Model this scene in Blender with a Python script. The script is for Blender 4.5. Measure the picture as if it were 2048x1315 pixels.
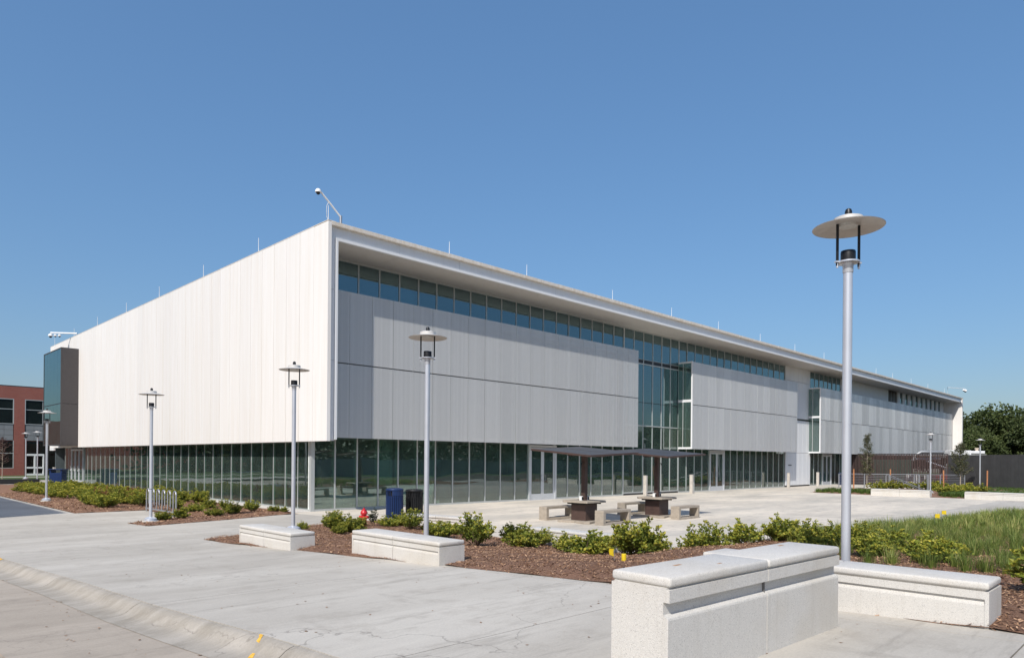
import bpy, bmesh, math, random
from mathutils import Vector, Matrix
from mathutils.geometry import delaunay_2d_cdt

random.seed(7)
rnd = random.random
uni = random.uniform
scene = bpy.context.scene
for o in list(bpy.data.objects):
    bpy.data.objects.remove(o)
col = scene.collection

# ------------------------------------------------------------------ camera
YAW = 44.9393
ROLL = 0.471
cam = bpy.data.cameras.new('camera')
cam.sensor_width = 36.0
cam.lens = 1385.92 / 2048 * 36.0
cam.shift_y = (918.62 - 657.5) / 2048
cam.clip_start = 0.1
cam.clip_end = 3000
cam_ob = bpy.data.objects.new('camera', cam)
col.objects.link(cam_ob)
cam_ob.matrix_world = (Matrix.Translation((-13.0800, -23.6765, 2.0)) @ Matrix.Rotation(math.radians(YAW - 90), 4, 'Z')
                       @ Matrix.Rotation(math.radians(90), 4, 'X') @ Matrix.Rotation(math.radians(ROLL), 4, 'Z'))
scene.camera = cam_ob

# ------------------------------------------------------------------ light
SUN = Vector((-1.87, -0.81, 1.95)).normalized()
SUN_EL = math.asin(SUN.z)
SUN_ROT = math.atan2(SUN.x, SUN.y)
world = bpy.data.worlds.new('World')
scene.world = world
world.use_nodes = True
wn = world.node_tree.nodes
wl = world.node_tree.links
bg = wn['Background']
sky = wn.new('ShaderNodeTexSky')
sky.sky_type = 'NISHITA'
sky.sun_disc = False
sky.sun_elevation = SUN_EL
sky.sun_rotation = SUN_ROT
sky.altitude = 350
sky.air_density = 1.1
sky.dust_density = 1.8
sky.ozone_density = 4.0
# the clear, polarised blue of the photograph: one even colour grade of the whole sky
gam = wn.new('ShaderNodeGamma'); gam.inputs[1].default_value = 0.60
wl.new(sky.outputs[0], gam.inputs[0])
bw = wn.new('ShaderNodeRGBToBW'); wl.new(gam.outputs[0], bw.inputs[0])
sat = wn.new('ShaderNodeMix'); sat.data_type = 'RGBA'; sat.clamp_factor = False
sat.inputs[0].default_value = 1.9
wl.new(bw.outputs[0], sat.inputs[6]); wl.new(gam.outputs[0], sat.inputs[7])
tint = wn.new('ShaderNodeMix'); tint.data_type = 'RGBA'; tint.blend_type = 'MULTIPLY'
tint.inputs[0].default_value = 1.0; tint.inputs[7].default_value = (0.985, 0.985, 1.05, 1)
wl.new(sat.outputs[2], tint.inputs[6])
wl.new(tint.outputs[2], bg.inputs[0])
bg.inputs[1].default_value = 0.149

sun = bpy.data.lights.new('sun', 'SUN')
sun.energy = 3.6
sun.angle = math.radians(0.5)
sun.color = (1.0, 0.955, 0.89)
sun_ob = bpy.data.objects.new('sun', sun)
col.objects.link(sun_ob)
sun_ob.rotation_euler = SUN.to_track_quat('Z', 'Y').to_euler()

scene.view_settings.view_transform = 'Standard'
scene.view_settings.look = 'None'
scene.view_settings.exposure = 0.34
scene.view_settings.gamma = 1.0
scene.render.resolution_x = 1024
scene.render.resolution_y = 657
scene.render.engine = 'CYCLES'
scene.cycles.max_bounces = 8
scene.cycles.transparent_max_bounces = 16

# ------------------------------------------------------------------ helpers
def link(o, parent=None):
    col.objects.link(o)
    if parent is not None:
        o.parent = parent
    return o

def tag(o, label=None, cat=None, group=None, kind=None):
    if label: o['label'] = label
    if cat: o['category'] = cat
    if group: o['group'] = group
    if kind: o['kind'] = kind
    return o

def thing(name, label, cat, loc=(0, 0, 0), rz=0.0, group=None):
    o = bpy.data.objects.new(name, None)
    o.empty_display_size = 0.3
    link(o)
    o.location = loc
    o.rotation_euler = (0, 0, rz)
    return tag(o, label, cat, group)

def put(name, mesh, parent=None, loc=(0, 0, 0), rz=0.0, rot=None, scale=None):
    o = bpy.data.objects.new(name, mesh)
    link(o, parent)
    o.location = loc
    o.rotation_euler = rot if rot is not None else (0, 0, rz)
    if scale is not None:
        o.scale = scale if hasattr(scale, '__len__') else (scale, scale, scale)
    return o

class MB:
    def __init__(s):
        s.v = []; s.f = []; s.m = []
    def add(s, vs, fs, mi=0):
        b = len(s.v)
        s.v += [tuple(p) for p in vs]
        s.f += [tuple(b + i for i in f) for f in fs]
        s.m += [mi] * len(fs)
        return s
    def box(s, x0, x1, y0, y1, z0, z1, mi=0):
        return s.add([(x0, y0, z0), (x1, y0, z0), (x1, y1, z0), (x0, y1, z0), (x0, y0, z1), (x1, y0, z1), (x1, y1, z1), (x0, y1, z1)],
                     [(0, 3, 2, 1), (4, 5, 6, 7), (0, 1, 5, 4), (1, 2, 6, 5), (2, 3, 7, 6), (3, 0, 4, 7)], mi)
    def prism(s, poly, z0, z1, mi=0):
        n = len(poly)
        vs = [(x, y, z0) for x, y in poly] + [(x, y, z1) for x, y in poly]
        fs = [tuple(range(n - 1, -1, -1)), tuple(range(n, 2 * n))] + [(i, (i + 1) % n, n + (i + 1) % n, n + i) for i in range(n)]
        return s.add(vs, fs, mi)
    def lathe(s, prof, n=16, cx=0, cy=0, mi=0, cap=True):
        vs = []
        for r, z in prof:
            for i in range(n):
                a = 2 * math.pi * i / n
                vs.append((cx + r * math.cos(a), cy + r * math.sin(a), z))
        fs = []
        for k in range(len(prof) - 1):
            for i in range(n):
                j = (i + 1) % n
                fs.append((k * n + i, k * n + j, (k + 1) * n + j, (k + 1) * n + i))
        if cap:
            fs.append(tuple(range(n - 1, -1, -1)))
            fs.append(tuple((len(prof) - 1) * n + i for i in range(n)))
        return s.add(vs, fs, mi)
    def tube(s, pts, r, n=8, mi=0):
        pts = [Vector(p) for p in pts]
        rs = r if hasattr(r, '__len__') else [r] * len(pts)
        vs = []
        up = Vector((0, 0, 1))
        for k, p in enumerate(pts):
            t = (pts[min(k + 1, len(pts) - 1)] - pts[max(k - 1, 0)]).normalized()
            a = t.cross(up)
            if a.length < 0.05: a = t.cross(Vector((1, 0, 0)))
            a.normalize(); b = t.cross(a).normalized()
            for i in range(n):
                w = 2 * math.pi * i / n
                vs.append(p + (a * math.cos(w) + b * math.sin(w)) * rs[k])
        fs = []
        for k in range(len(pts) - 1):
            for i in range(n):
                j = (i + 1) % n
                fs.append((k * n + i, (k + 1) * n + i, (k + 1) * n + j, k * n + j))
        fs.append(tuple(range(n)))
        fs.append(tuple((len(pts) - 1) * n + i for i in range(n - 1, -1, -1)))
        return s.add(vs, fs, mi)
    def mesh(s, name, mats, smooth=False, bevel=0.0, seg=1):
        me = bpy.data.meshes.new(name)
        me.from_pydata(s.v, [], s.f)
        if not hasattr(mats, '__len__'): mats = [mats]
        for m in mats: me.materials.append(m)
        if len(mats) > 1: me.polygons.foreach_set('material_index', s.m)
        bm = bmesh.new(); bm.from_mesh(me)
        bmesh.ops.recalc_face_normals(bm, faces=bm.faces)
        if bevel > 0:
            bmesh.ops.bevel(bm, geom=[e for e in bm.edges if e.calc_face_angle(0) > 0.5], offset=bevel, segments=seg, profile=0.5, affect='EDGES')
        bm.to_mesh(me); bm.free()
        if smooth:
            me.polygons.foreach_set('use_smooth', [True] * len(me.polygons))
            if smooth != 'all':
                me.set_sharp_from_angle(angle=math.radians(40))
        me.update()
        return me
    def build(s, name, mats, parent=None, smooth=False, loc=(0, 0, 0), rz=0.0, bevel=0.0, seg=1):
        return put(name, s.mesh(name, mats, smooth, bevel, seg), parent, loc, rz)

def box_mesh(name, dims, mat, bevel=0.0):
    x0, x1, y0, y1, z0, z1 = dims
    return MB().box(*dims).mesh(name, mat, False, bevel)

# ------------------------------------------------------------------ materials
def nodes(name):
    m = bpy.data.materials.new(name); m.use_nodes = True
    nt = m.node_tree
    return m, nt, nt.nodes['Principled BSDF']

def N(nt, t, **kw):
    n = nt.nodes.new(t)
    for k, v in kw.items():
        if k in n.inputs: n.inputs[k].default_value = v
        else: setattr(n, k, v)
    return n

def wpos(nt, scale=(1, 1, 1), obj=False):
    if obj:
        g = nt.nodes.new('ShaderNodeTexCoord'); out = g.outputs['Object']
    else:
        g = nt.nodes.new('ShaderNodeNewGeometry'); out = g.outputs['Position']
    mp = nt.nodes.new('ShaderNodeMapping'); mp.inputs['Scale'].default_value = scale
    nt.links.new(out, mp.inputs['Vector'])
    return mp.outputs[0]

def noise(nt, vec, scale, detail=4, rough=0.55):
    n = nt.nodes.new('ShaderNodeTexNoise')
    n.inputs['Scale'].default_value = scale; n.inputs['Detail'].default_value = detail; n.inputs['Roughness'].default_value = rough
    nt.links.new(vec, n.inputs['Vector'])
    return n.outputs['Fac']

def remap(nt, src, a, b, c, d):
    m = nt.nodes.new('ShaderNodeMapRange')
    m.inputs[1].default_value = a; m.inputs[2].default_value = b; m.inputs[3].default_value = c; m.inputs[4].default_value = d
    nt.links.new(src, m.inputs[0])
    return m.outputs[0]

def mixc(nt, fac, a, b, mode='MIX'):
    m = nt.nodes.new('ShaderNodeMix'); m.data_type = 'RGBA'; m.blend_type = mode
    for inp, v in ((m.inputs[0], fac), (m.inputs[6], a), (m.inputs[7], b)):
        if hasattr(v, 'node'): nt.links.new(v, inp)
        else: inp.default_value = v if not hasattr(v, '__len__') else (*v[:3], 1)
    return m.outputs[2]

def bump(nt, h, strength, dist=0.01, normal=None):
    b = nt.nodes.new('ShaderNodeBump'); b.inputs['Strength'].default_value = strength; b.inputs['Distance'].default_value = dist
    nt.links.new(h, b.inputs['Height'])
    if normal is not None: nt.links.new(normal, b.inputs['Normal'])
    return b.outputs[0]

def simple(name, color, rough=0.5, metal=0.0, var=0.12, nscale=6.0, bumps=0.0, rand=0.0, spec=0.5):
    m, nt, p = nodes(name)
    v = wpos(nt, obj=False)
    n = noise(nt, v, nscale, 5)
    f = remap(nt, n, 0.3, 0.7, 1 - var, 1 + var)
    c = mixc(nt, 1.0, color, f, 'MULTIPLY')
    if rand > 0:
        oi = nt.nodes.new('ShaderNodeObjectInfo')
        r = remap(nt, oi.outputs['Random'], 0, 1, 1 - rand, 1 + rand)
        c = mixc(nt, 1.0, c, r, 'MULTIPLY')
    nt.links.new(c, p.inputs['Base Color'])
    p.inputs['Roughness'].default_value = rough; p.inputs['Metallic'].default_value = metal
    p.inputs['Specular IOR Level'].default_value = spec
    if bumps > 0:
        nt.links.new(bump(nt, noise(nt, v, nscale * 12, 3), bumps, 0.003), p.inputs['Normal'])
    return m

def concrete(name, c1, c2, stain, rand=0.0, broom=True, big=0.35):
    m, nt, p = nodes(name)
    v = wpos(nt)
    vs = wpos(nt, (0.55, 1.6, 1))
    a = noise(nt, vs, big, 6, 0.6)
    b = noise(nt, v, 2.2, 6, 0.65)
    d = noise(nt, v, 60.0, 3, 0.7)
    st = noise(nt, wpos(nt, (1.7, 0.4, 1)), 1.3, 7, 0.7)
    c = mixc(nt, remap(nt, a, 0.36, 0.64, 0, 1), c1, c2)
    c = mixc(nt, remap(nt, b, 0.52, 0.75, 0, 0.55), c, stain)
    c = mixc(nt, remap(nt, st, 0.60, 0.72, 0, 0.35), c, tuple(x * 0.72 for x in stain))
    c = mixc(nt, 1.0, c, remap(nt, d, 0.25, 0.75, 0.9, 1.1), 'MULTIPLY')
    sp = N(nt, 'ShaderNodeTexVoronoi', Scale=5.0); nt.links.new(v, sp.inputs['Vector'])
    c = mixc(nt, remap(nt, sp.outputs['Distance'], 0.0, 0.05, 0.55, 0.0), c, (0.09, 0.075, 0.06))
    # scuff and tyre streaks, hairline cracks
    sk = noise(nt, wpos(nt, (0.9, 5.5, 1)), 0.8, 8, 0.75)
    c = mixc(nt, remap(nt, sk, 0.54, 0.68, 0, 0.40), c, tuple(x * 0.66 for x in stain))
    pale = noise(nt, wpos(nt, (0.5, 2.6, 1)), 0.9, 7, 0.7)
    c = mixc(nt, remap(nt, pale, 0.55, 0.70, 0, 0.35), c, tuple(min(1, x * 1.16) for x in c2))
    wv = nt.nodes.new('ShaderNodeVectorMath'); wv.operation = 'ADD'
    nz = nt.nodes.new('ShaderNodeTexNoise'); nz.inputs['Scale'].default_value = 1.4; nz.inputs['Detail'].default_value = 5
    nt.links.new(v, nz.inputs['Vector']); nt.links.new(v, wv.inputs[0]); nt.links.new(nz.outputs['Color'], wv.inputs[1])
    cr = N(nt, 'ShaderNodeTexVoronoi', Scale=0.22); cr.feature = 'DISTANCE_TO_EDGE'; nt.links.new(wv.outputs[0], cr.inputs['Vector'])
    cf = N(nt, 'ShaderNodeMath', operation='MULTIPLY'); nt.links.new(remap(nt, cr.outputs['Distance'], 0.0, 0.0022, 0.55, 0.0), cf.inputs[0]); nt.links.new(remap(nt, a, 0.45, 0.55, 0, 1), cf.inputs[1])
    c = mixc(nt, cf.outputs[0], c, (0.16, 0.14, 0.12))
    if rand > 0:
        oi = nt.nodes.new('ShaderNodeObjectInfo')
        c = mixc(nt, 1.0, c, remap(nt, oi.outputs['Random'], 0, 1, 1 - rand, 1 + rand), 'MULTIPLY')
    nt.links.new(c, p.inputs['Base Color'])
    p.inputs['Roughness'].default_value = 0.85
    p.inputs['Specular IOR Level'].default_value = 0.3
    h = noise(nt, wpos(nt, (6, 140, 1)), 1.0, 3, 0.6) if broom else d
    n1 = bump(nt, h, 0.25, 0.004)
    nt.links.new(bump(nt, d, 0.35, 0.004, n1), p.inputs['Normal'])
    return m

M = {}
M['sidewalk'] = concrete('sidewalk_concrete', (0.425, 0.392, 0.34), (0.53, 0.495, 0.435), (0.32, 0.285, 0.24), 0.035)
M['plaza'] = concrete('plaza_concrete', (0.50, 0.46, 0.395), (0.70, 0.625, 0.52), (0.30, 0.28, 0.26), 0.06, big=0.30)
M['street'] = concrete('street_concrete', (0.37, 0.32, 0.262), (0.46, 0.40, 0.33), (0.29, 0.25, 0.205), 0.02, broom=False)
M['curb'] = concrete('curb_concrete', (0.30, 0.27, 0.225), (0.40, 0.365, 0.315), (0.20, 0.175, 0.14), 0.05, broom=False, big=2.2)
M['joint'] = simple('joint_dirt', (0.10, 0.075, 0.055), 0.95)

def aggregate(name, base):
    m, nt, p = nodes(name)
    v = wpos(nt)
    vo = N(nt, 'ShaderNodeTexVoronoi', Scale=240.0); nt.links.new(v, vo.inputs['Vector'])
    vo2 = N(nt, 'ShaderNodeTexVoronoi', Scale=75.0); nt.links.new(v, vo2.inputs['Vector'])
    sep = nt.nodes.new('ShaderNodeSeparateColor'); nt.links.new(vo.outputs['Color'], sep.inputs[0])
    c = mixc(nt, remap(nt, sep.outputs[0], 0, 1, 0, 1), tuple(x * 0.86 for x in base), tuple(min(1, x * 1.09) for x in base))
    c = mixc(nt, remap(nt, sep.outputs[1], 0.965, 0.98, 0, 0.6), c, (0.20, 0.19, 0.18))
    sep2 = nt.nodes.new('ShaderNodeSeparateColor'); nt.links.new(vo2.outputs['Color'], sep2.inputs[0])
    dots = remap(nt, vo2.outputs['Distance'], 0.12, 0.2, 1, 0)
    mm = N(nt, 'ShaderNodeMath', operation='MULTIPLY'); nt.links.new(dots, mm.inputs[0]); nt.links.new(remap(nt, sep2.outputs[2], 0.95, 0.97, 0, 0.6), mm.inputs[1])
    c = mixc(nt, mm.outputs[0], c, (0.10, 0.09, 0.08))
    big = noise(nt, v, 1.7, 5)
    c = mixc(nt, remap(nt, big, 0.48, 0.75, 0, 0.45), c, (base[0] * 0.8, base[1] * 0.74, base[2] * 0.64))
    run = noise(nt, wpos(nt, (14, 14, 0.7)), 1.0, 6, 0.65)
    c = mixc(nt, remap(nt, run, 0.55, 0.72, 0, 0.28), c, (base[0] * 0.66, base[1] * 0.63, base[2] * 0.58))
    nt.links.new(c, p.inputs['Base Color'])
    p.inputs['Roughness'].default_value = 0.75
    nt.links.new(bump(nt, vo.outputs['Distance'], 0.5, 0.004), p.inputs['Normal'])
    return m
M['bench'] = aggregate('exposed_aggregate_concrete', (0.62, 0.595, 0.55))
M['benchjoint'] = simple('bench_joint', (0.16, 0.155, 0.15), 0.9)

def precast(name, base, streak=0.05, rand=0.02):
    m, nt, p = nodes(name)
    v = wpos(nt, (3.0, 3.0, 0.12))
    a = noise(nt, v, 1.6, 6, 0.6)
    b = noise(nt, wpos(nt), 45.0, 3)
    c = mixc(nt, remap(nt, a, 0.4, 0.7, 0, 1), base, (base[0] * (1 - streak), base[1] * (1 - streak * 1.4), base[2] * (1 - streak * 2)))
    c = mixc(nt, 1.0, c, remap(nt, b, 0.3, 0.7, 0.975, 1.025), 'MULTIPLY')
    oi = nt.nodes.new('ShaderNodeObjectInfo')
    c = mixc(nt, 1.0, c, remap(nt, oi.outputs['Random'], 0, 1, 1 - rand, 1 + rand), 'MULTIPLY')
    nt.links.new(c, p.inputs['Base Color'])
    p.inputs['Roughness'].default_value = 0.6
    nt.links.new(bump(nt, b, 0.12, 0.003), p.inputs['Normal'])
    return m
M['white'] = precast('white_precast', (0.80, 0.775, 0.74), 0.05, 0.024)
M['whiteflat'] = precast('white_metal_panel', (0.74, 0.75, 0.76), 0.03, 0.015)
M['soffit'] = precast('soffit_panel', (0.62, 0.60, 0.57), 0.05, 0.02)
M['coping'] = precast('roof_coping', (0.72, 0.67, 0.60), 0.15, 0.03)
M['frame'] = simple('painted_aluminium', (0.50, 0.52, 0.51), 0.4, 0.3, 0.04)
M['doorframe'] = simple('door_aluminium', (0.62, 0.64, 0.66), 0.35, 0.35, 0.04)
M['darkmetal'] = simple('dark_metal', (0.035, 0.036, 0.04), 0.45, 0.4)
M['black'] = simple('black_metal', (0.016, 0.016, 0.017), 0.4, 0.3)
M['galv'] = simple('galvanised_metal', (0.40, 0.41, 0.43), 0.42, 0.7, 0.08, 3.0)
M['silver'] = simple('silver_paint', (0.60, 0.62, 0.66), 0.34, 0.45, 0.05, 3.0)
M['silverlight'] = simple('lamp_disc_paint', (0.60, 0.58, 0.55), 0.5, 0.1, 0.08, 12.0)
M['box'] = simple('charcoal_panel', (0.075, 0.068, 0.068), 0.55, 0.2, 0.06)
M['brown'] = simple('brown_steel', (0.085, 0.052, 0.043), 0.5, 0.2, 0.15)
M['slat'] = simple('brown_slat_paint', (0.042, 0.022, 0.019), 0.6, 0.0, 0.2, rand=0.25)
M['screenwall'] = simple('charcoal_board', (0.050, 0.050, 0.052), 0.6, 0.1, 0.15, 2.0, rand=0.08)
M['solar'] = simple('solar_glass', (0.075, 0.078, 0.085), 0.45, 0.2, 0.1, 8.0)
M['tablec'] = simple('tan_concrete', (0.36, 0.31, 0.25), 0.8, 0, 0.12, 9.0, 0.3)
M['blue'] = simple('blue_paint', (0.010, 0.030, 0.105), 0.35, 0.1, 0.1)
M['red'] = simple('red_paint', (0.55, 0.025, 0.03), 0.35, 0.0, 0.1)
M['yellow'] = simple('yellow_plastic', (0.75, 0.55, 0.02), 0.5)
M['yellowpaint'] = simple('yellow_marking_paint', (0.72, 0.42, 0.06), 0.7, 0, 0.25, 25.0)
M['wood'] = simple('timber_stake', (0.45, 0.20, 0.09), 0.8, 0, 0.2)
M['whitepaint'] = simple('white_paint', (0.80, 0.80, 0.79), 0.4, 0, 0.04)
M['interior'] = simple('interior_wall', (0.46, 0.48, 0.46), 0.8)
M['interiordark'] = simple('interior_dark', (0.035, 0.045, 0.045), 0.8)
M['interiorfloor'] = simple('interior_floor', (0.22, 0.23, 0.22), 0.5)
M['column'] = simple('interior_column', (0.6, 0.62, 0.6), 0.6)
M['backing'] = simple('backing_wall', (0.10, 0.125, 0.135), 0.6)
M['fin'] = simple('inner_mullion', (0.78, 0.82, 0.78), 0.5)
M['gravel'] = simple('white_gravel', (0.58, 0.54, 0.49), 0.95, 0, 0.35, 30.0, 0.8)
M['trunk'] = simple('bark', (0.17, 0.13, 0.10), 0.9, 0, 0.3, 14.0)
M['paletrunk'] = simple('pale_bark', (0.36, 0.30, 0.24), 0.9, 0, 0.2, 14.0)
M['stem'] = simple('shrub_stem', (0.12, 0.08, 0.05), 0.9)
M['concrete'] = simple('plinth_concrete', (0.50, 0.46, 0.41), 0.85, 0, 0.12, 8.0, 0.3)
M['greyfence'] = simple('grey_fence_board', (0.22, 0.225, 0.23), 0.8, 0, 0.12, rand=0.1)
M['orangebrick'] = simple('tan_stone', (0.6, 0.5, 0.4), 0.8)
M['tire'] = simple('rubber', (0.02, 0.02, 0.02), 0.8)

def brick_mat():
    m, nt, p = nodes('red_brick')
    tc = nt.nodes.new('ShaderNodeNewGeometry')
    sx = nt.nodes.new('ShaderNodeSeparateXYZ'); nt.links.new(tc.outputs['Position'], sx.inputs[0])
    ad = N(nt, 'ShaderNodeMath', operation='ADD'); nt.links.new(sx.outputs[0], ad.inputs[0]); nt.links.new(sx.outputs[1], ad.inputs[1])
    cx = nt.nodes.new('ShaderNodeCombineXYZ'); nt.links.new(ad.outputs[0], cx.inputs[0]); nt.links.new(sx.outputs[2], cx.inputs[1])
    b = nt.nodes.new('ShaderNodeTexBrick'); nt.links.new(cx.outputs[0], b.inputs['Vector'])
    b.inputs['Color1'].default_value = (0.30, 0.075, 0.05, 1); b.inputs['Color2'].default_value = (0.24, 0.055, 0.038, 1)
    b.inputs['Mortar'].default_value = (0.30, 0.20, 0.17, 1); b.inputs['Scale'].default_value = 1.0
    b.inputs['Brick Width'].default_value = 0.21; b.inputs['Row Height'].default_value = 0.075; b.inputs['Mortar Size'].default_value = 0.008
    c = mixc(nt, remap(nt, noise(nt, wpos(nt), 0.8, 5), 0.4, 0.7, 0, 0.3), b.outputs['Color'], (0.22, 0.06, 0.045))
    nt.links.new(c, p.inputs['Base Color']); p.inputs['Roughness'].default_value = 0.85
    return m
M['brick'] = brick_mat()

def screen_mat(name, base, lo, hi):
    m, nt, p = nodes(name)
    oi = nt.nodes.new('ShaderNodeObjectInfo')
    v = wpos(nt, (9.0, 9.0, 0.02))
    a = noise(nt, v, 1.0, 3, 0.5)
    c = mixc(nt, 1.0, base, remap(nt, oi.outputs['Random'], 0, 1, lo, hi), 'MULTIPLY')
    c = mixc(nt, 1.0, c, remap(nt, a, 0.35, 0.65, 0.96, 1.05), 'MULTIPLY')
    nt.links.new(c, p.inputs['Base Color'])
    p.inputs['Roughness'].default_value = 0.5; p.inputs['Metallic'].default_value = 0.25
    tr = nt.nodes.new('ShaderNodeBsdfTransparent')
    # small round holes of the perforation, open right through the sheet
    vo = N(nt, 'ShaderNodeTexVoronoi', Scale=38.0, Randomness=0.0)
    nt.links.new(wpos(nt, (1, 0.0, 1)), vo.inputs['Vector'])
    hole = remap(nt, vo.outputs['Distance'], 0.24, 0.30, 1, 0)
    mx = nt.nodes.new('ShaderNodeMixShader')
    nt.links.new(hole, mx.inputs[0]); nt.links.new(p.outputs[0], mx.inputs[1]); nt.links.new(tr.outputs[0], mx.inputs[2])
    nt.links.new(mx.outputs[0], nt.nodes['Material Output'].inputs[0])
    return m
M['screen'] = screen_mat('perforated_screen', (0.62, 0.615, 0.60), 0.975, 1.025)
M['screen_mid'] = screen_mat('perforated_screen_mid', (0.70, 0.695, 0.68), 0.95, 1.05)  # paler copy of the screen: sheen of the slanting view put into the colour
M['screen_far'] = screen_mat('perforated_screen_far', (0.80, 0.79, 0.76), 0.85, 1.12)  # palest copy, stronger view-angle sheen painted in, plus random panel tone

def glass_mat(name, tint, refl_boost=0.10, gl=(0.86, 0.94, 0.93), wave=0.012, diffuse_lift=0.03):
    m, nt, p = nodes(name)
    nt.nodes.remove(p)
    tr = nt.nodes.new('ShaderNodeBsdfTransparent'); tr.inputs[0].default_value = (*tint, 1)
    g = nt.nodes.new('ShaderNodeBsdfGlossy'); g.inputs['Roughness'].default_value = 0.01; g.inputs['Color'].default_value = (*gl, 1)
    nz = noise(nt, wpos(nt), 0.55, 1)
    bp = bump(nt, nz, wave * 10, 0.05)
    nt.links.new(bp, g.inputs['Normal'])
    fr = nt.nodes.new('ShaderNodeFresnel'); fr.inputs['IOR'].default_value = 1.6
    f = remap(nt, fr.outputs[0], 0.0, 1.0, refl_boost, 1.0)
    mx = nt.nodes.new('ShaderNodeMixShader')
    nt.links.new(f, mx.inputs[0]); nt.links.new(tr.outputs[0], mx.inputs[1]); nt.links.new(g.outputs[0], mx.inputs[2])
    # pale green diffuse share brightens the dark panes, standing in for interior light
    df = nt.nodes.new('ShaderNodeBsdfDiffuse'); df.inputs[0].default_value = (0.42, 0.60, 0.53, 1)
    m2 = nt.nodes.new('ShaderNodeMixShader')
    nt.links.new(remap(nt, noise(nt, wpos(nt), 1.3, 4), 0.3, 0.7, diffuse_lift * 0.7, diffuse_lift * 1.3), m2.inputs[0])
    nt.links.new(mx.outputs[0], m2.inputs[1]); nt.links.new(df.outputs[0], m2.inputs[2])
    nt.links.new(m2.outputs[0], nt.nodes['Material Output'].inputs[0])
    return m
M['glass'] = glass_mat('storefront_glass', (0.62, 0.80, 0.72), 0.15, (0.88, 0.96, 0.94), diffuse_lift=0.055)
M['upglass'] = glass_mat('coated_upper_glass', (0.20, 0.28, 0.29), 0.20, (0.62, 0.86, 0.92))
M['darkglass'] = glass_mat('dark_window_glass', (0.05, 0.06, 0.07), 0.08, diffuse_lift=0.02)

def leaf_mat(name, dark, light, tip, tr=0.25, osc=0.15):
    m, nt, p = nodes(name)
    at = nt.nodes.new('ShaderNodeAttribute'); at.attribute_name = 'tone'
    oi = nt.nodes.new('ShaderNodeObjectInfo')
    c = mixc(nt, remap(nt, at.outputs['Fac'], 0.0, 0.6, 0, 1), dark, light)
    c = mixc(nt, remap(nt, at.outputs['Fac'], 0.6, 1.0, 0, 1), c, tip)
    c = mixc(nt, 1.0, c, remap(nt, oi.outputs['Random'], 0, 1, 1 - osc, 1 + osc), 'MULTIPLY')
    nt.links.new(c, p.inputs['Base Color'])
    p.inputs['Roughness'].default_value = 0.55
    p.inputs['Specular IOR Level'].default_value = 0.35
    tl = nt.nodes.new('ShaderNodeBsdfTranslucent'); nt.links.new(c, tl.inputs[0])
    mx = nt.nodes.new('ShaderNodeMixShader'); mx.inputs[0].default_value = tr
    nt.links.new(p.outputs[0], mx.inputs[1]); nt.links.new(tl.outputs[0], mx.inputs[2])
    nt.links.new(mx.outputs[0], nt.nodes['Material Output'].inputs[0])
    return m
M['leaf'] = leaf_mat('shrub_leaf', (0.055, 0.09, 0.018), (0.22, 0.26, 0.036), (0.56, 0.48, 0.075))
M['leafdark'] = leaf_mat('dark_shrub_leaf', (0.03, 0.045, 0.02), (0.06, 0.085, 0.035), (0.13, 0.13, 0.05))
M['leafred'] = leaf_mat('rusty_shrub_leaf', (0.12, 0.055, 0.025), (0.26, 0.12, 0.05), (0.36, 0.20, 0.08))
M['leaftree'] = leaf_mat('tree_leaf', (0.038, 0.058, 0.02), (0.095, 0.125, 0.038), (0.19, 0.20, 0.06), 0.3, 0.25)
M['leafyoung'] = leaf_mat('young_tree_leaf', (0.045, 0.06, 0.03), (0.10, 0.115, 0.055), (0.20, 0.17, 0.08), 0.25, 0.1)
M['leafmaroon'] = leaf_mat('maroon_leaf', (0.04, 0.015, 0.015), (0.08, 0.03, 0.028), (0.14, 0.06, 0.05))
M['grass'] = leaf_mat('grass_blade', (0.06, 0.10, 0.022), (0.19, 0.25, 0.05), (0.50, 0.45, 0.17), 0.3)
M['lawnblade'] = leaf_mat('lawn_blade', (0.035, 0.075, 0.012), (0.075, 0.13, 0.02), (0.16, 0.19, 0.05), 0.25)

def mulch_mat(name, chips=False):
    m, nt, p = nodes(name)
    v = wpos(nt)
    if chips:
        at = nt.nodes.new('ShaderNodeAttribute'); at.attribute_name = 'tone'
        c = mixc(nt, at.outputs['Fac'], (0.16, 0.08, 0.042), (0.55, 0.35, 0.22))
        nt.links.new(c, p.inputs['Base Color'])
    else:
        a = noise(nt, wpos(nt, (1, 1, 1)), 38.0, 5, 0.8)
        b = noise(nt, v, 1.2, 4)
        c = mixc(nt, remap(nt, a, 0.35, 0.68, 0, 1), (0.11, 0.055, 0.036), (0.42, 0.255, 0.17))
        c = mixc(nt, remap(nt, b, 0.4, 0.7, 0, 0.5), c, (0.30, 0.17, 0.115))
        nt.links.new(c, p.inputs['Base Color'])
        nt.links.new(bump(nt, a, 1.0, 0.03), p.inputs['Normal'])
    p.inputs['Roughness'].default_value = 0.95; p.inputs['Specular IOR Level'].default_value = 0.15
    return m
M['mulch'] = mulch_mat('bark_mulch')
M['chip'] = mulch_mat('bark_chip', True)
M['lawn'] = simple('lawn_green', (0.065, 0.10, 0.022), 0.9, 0, 0.35, 3.0, 0.8)
M['earth'] = simple('dry_ground', (0.20, 0.18, 0.13), 0.95, 0, 0.3, 0.4)
M['asphalt'] = simple('asphalt', (0.055, 0.055, 0.055), 0.9, 0, 0.2, 3.0, 0.4)

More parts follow.
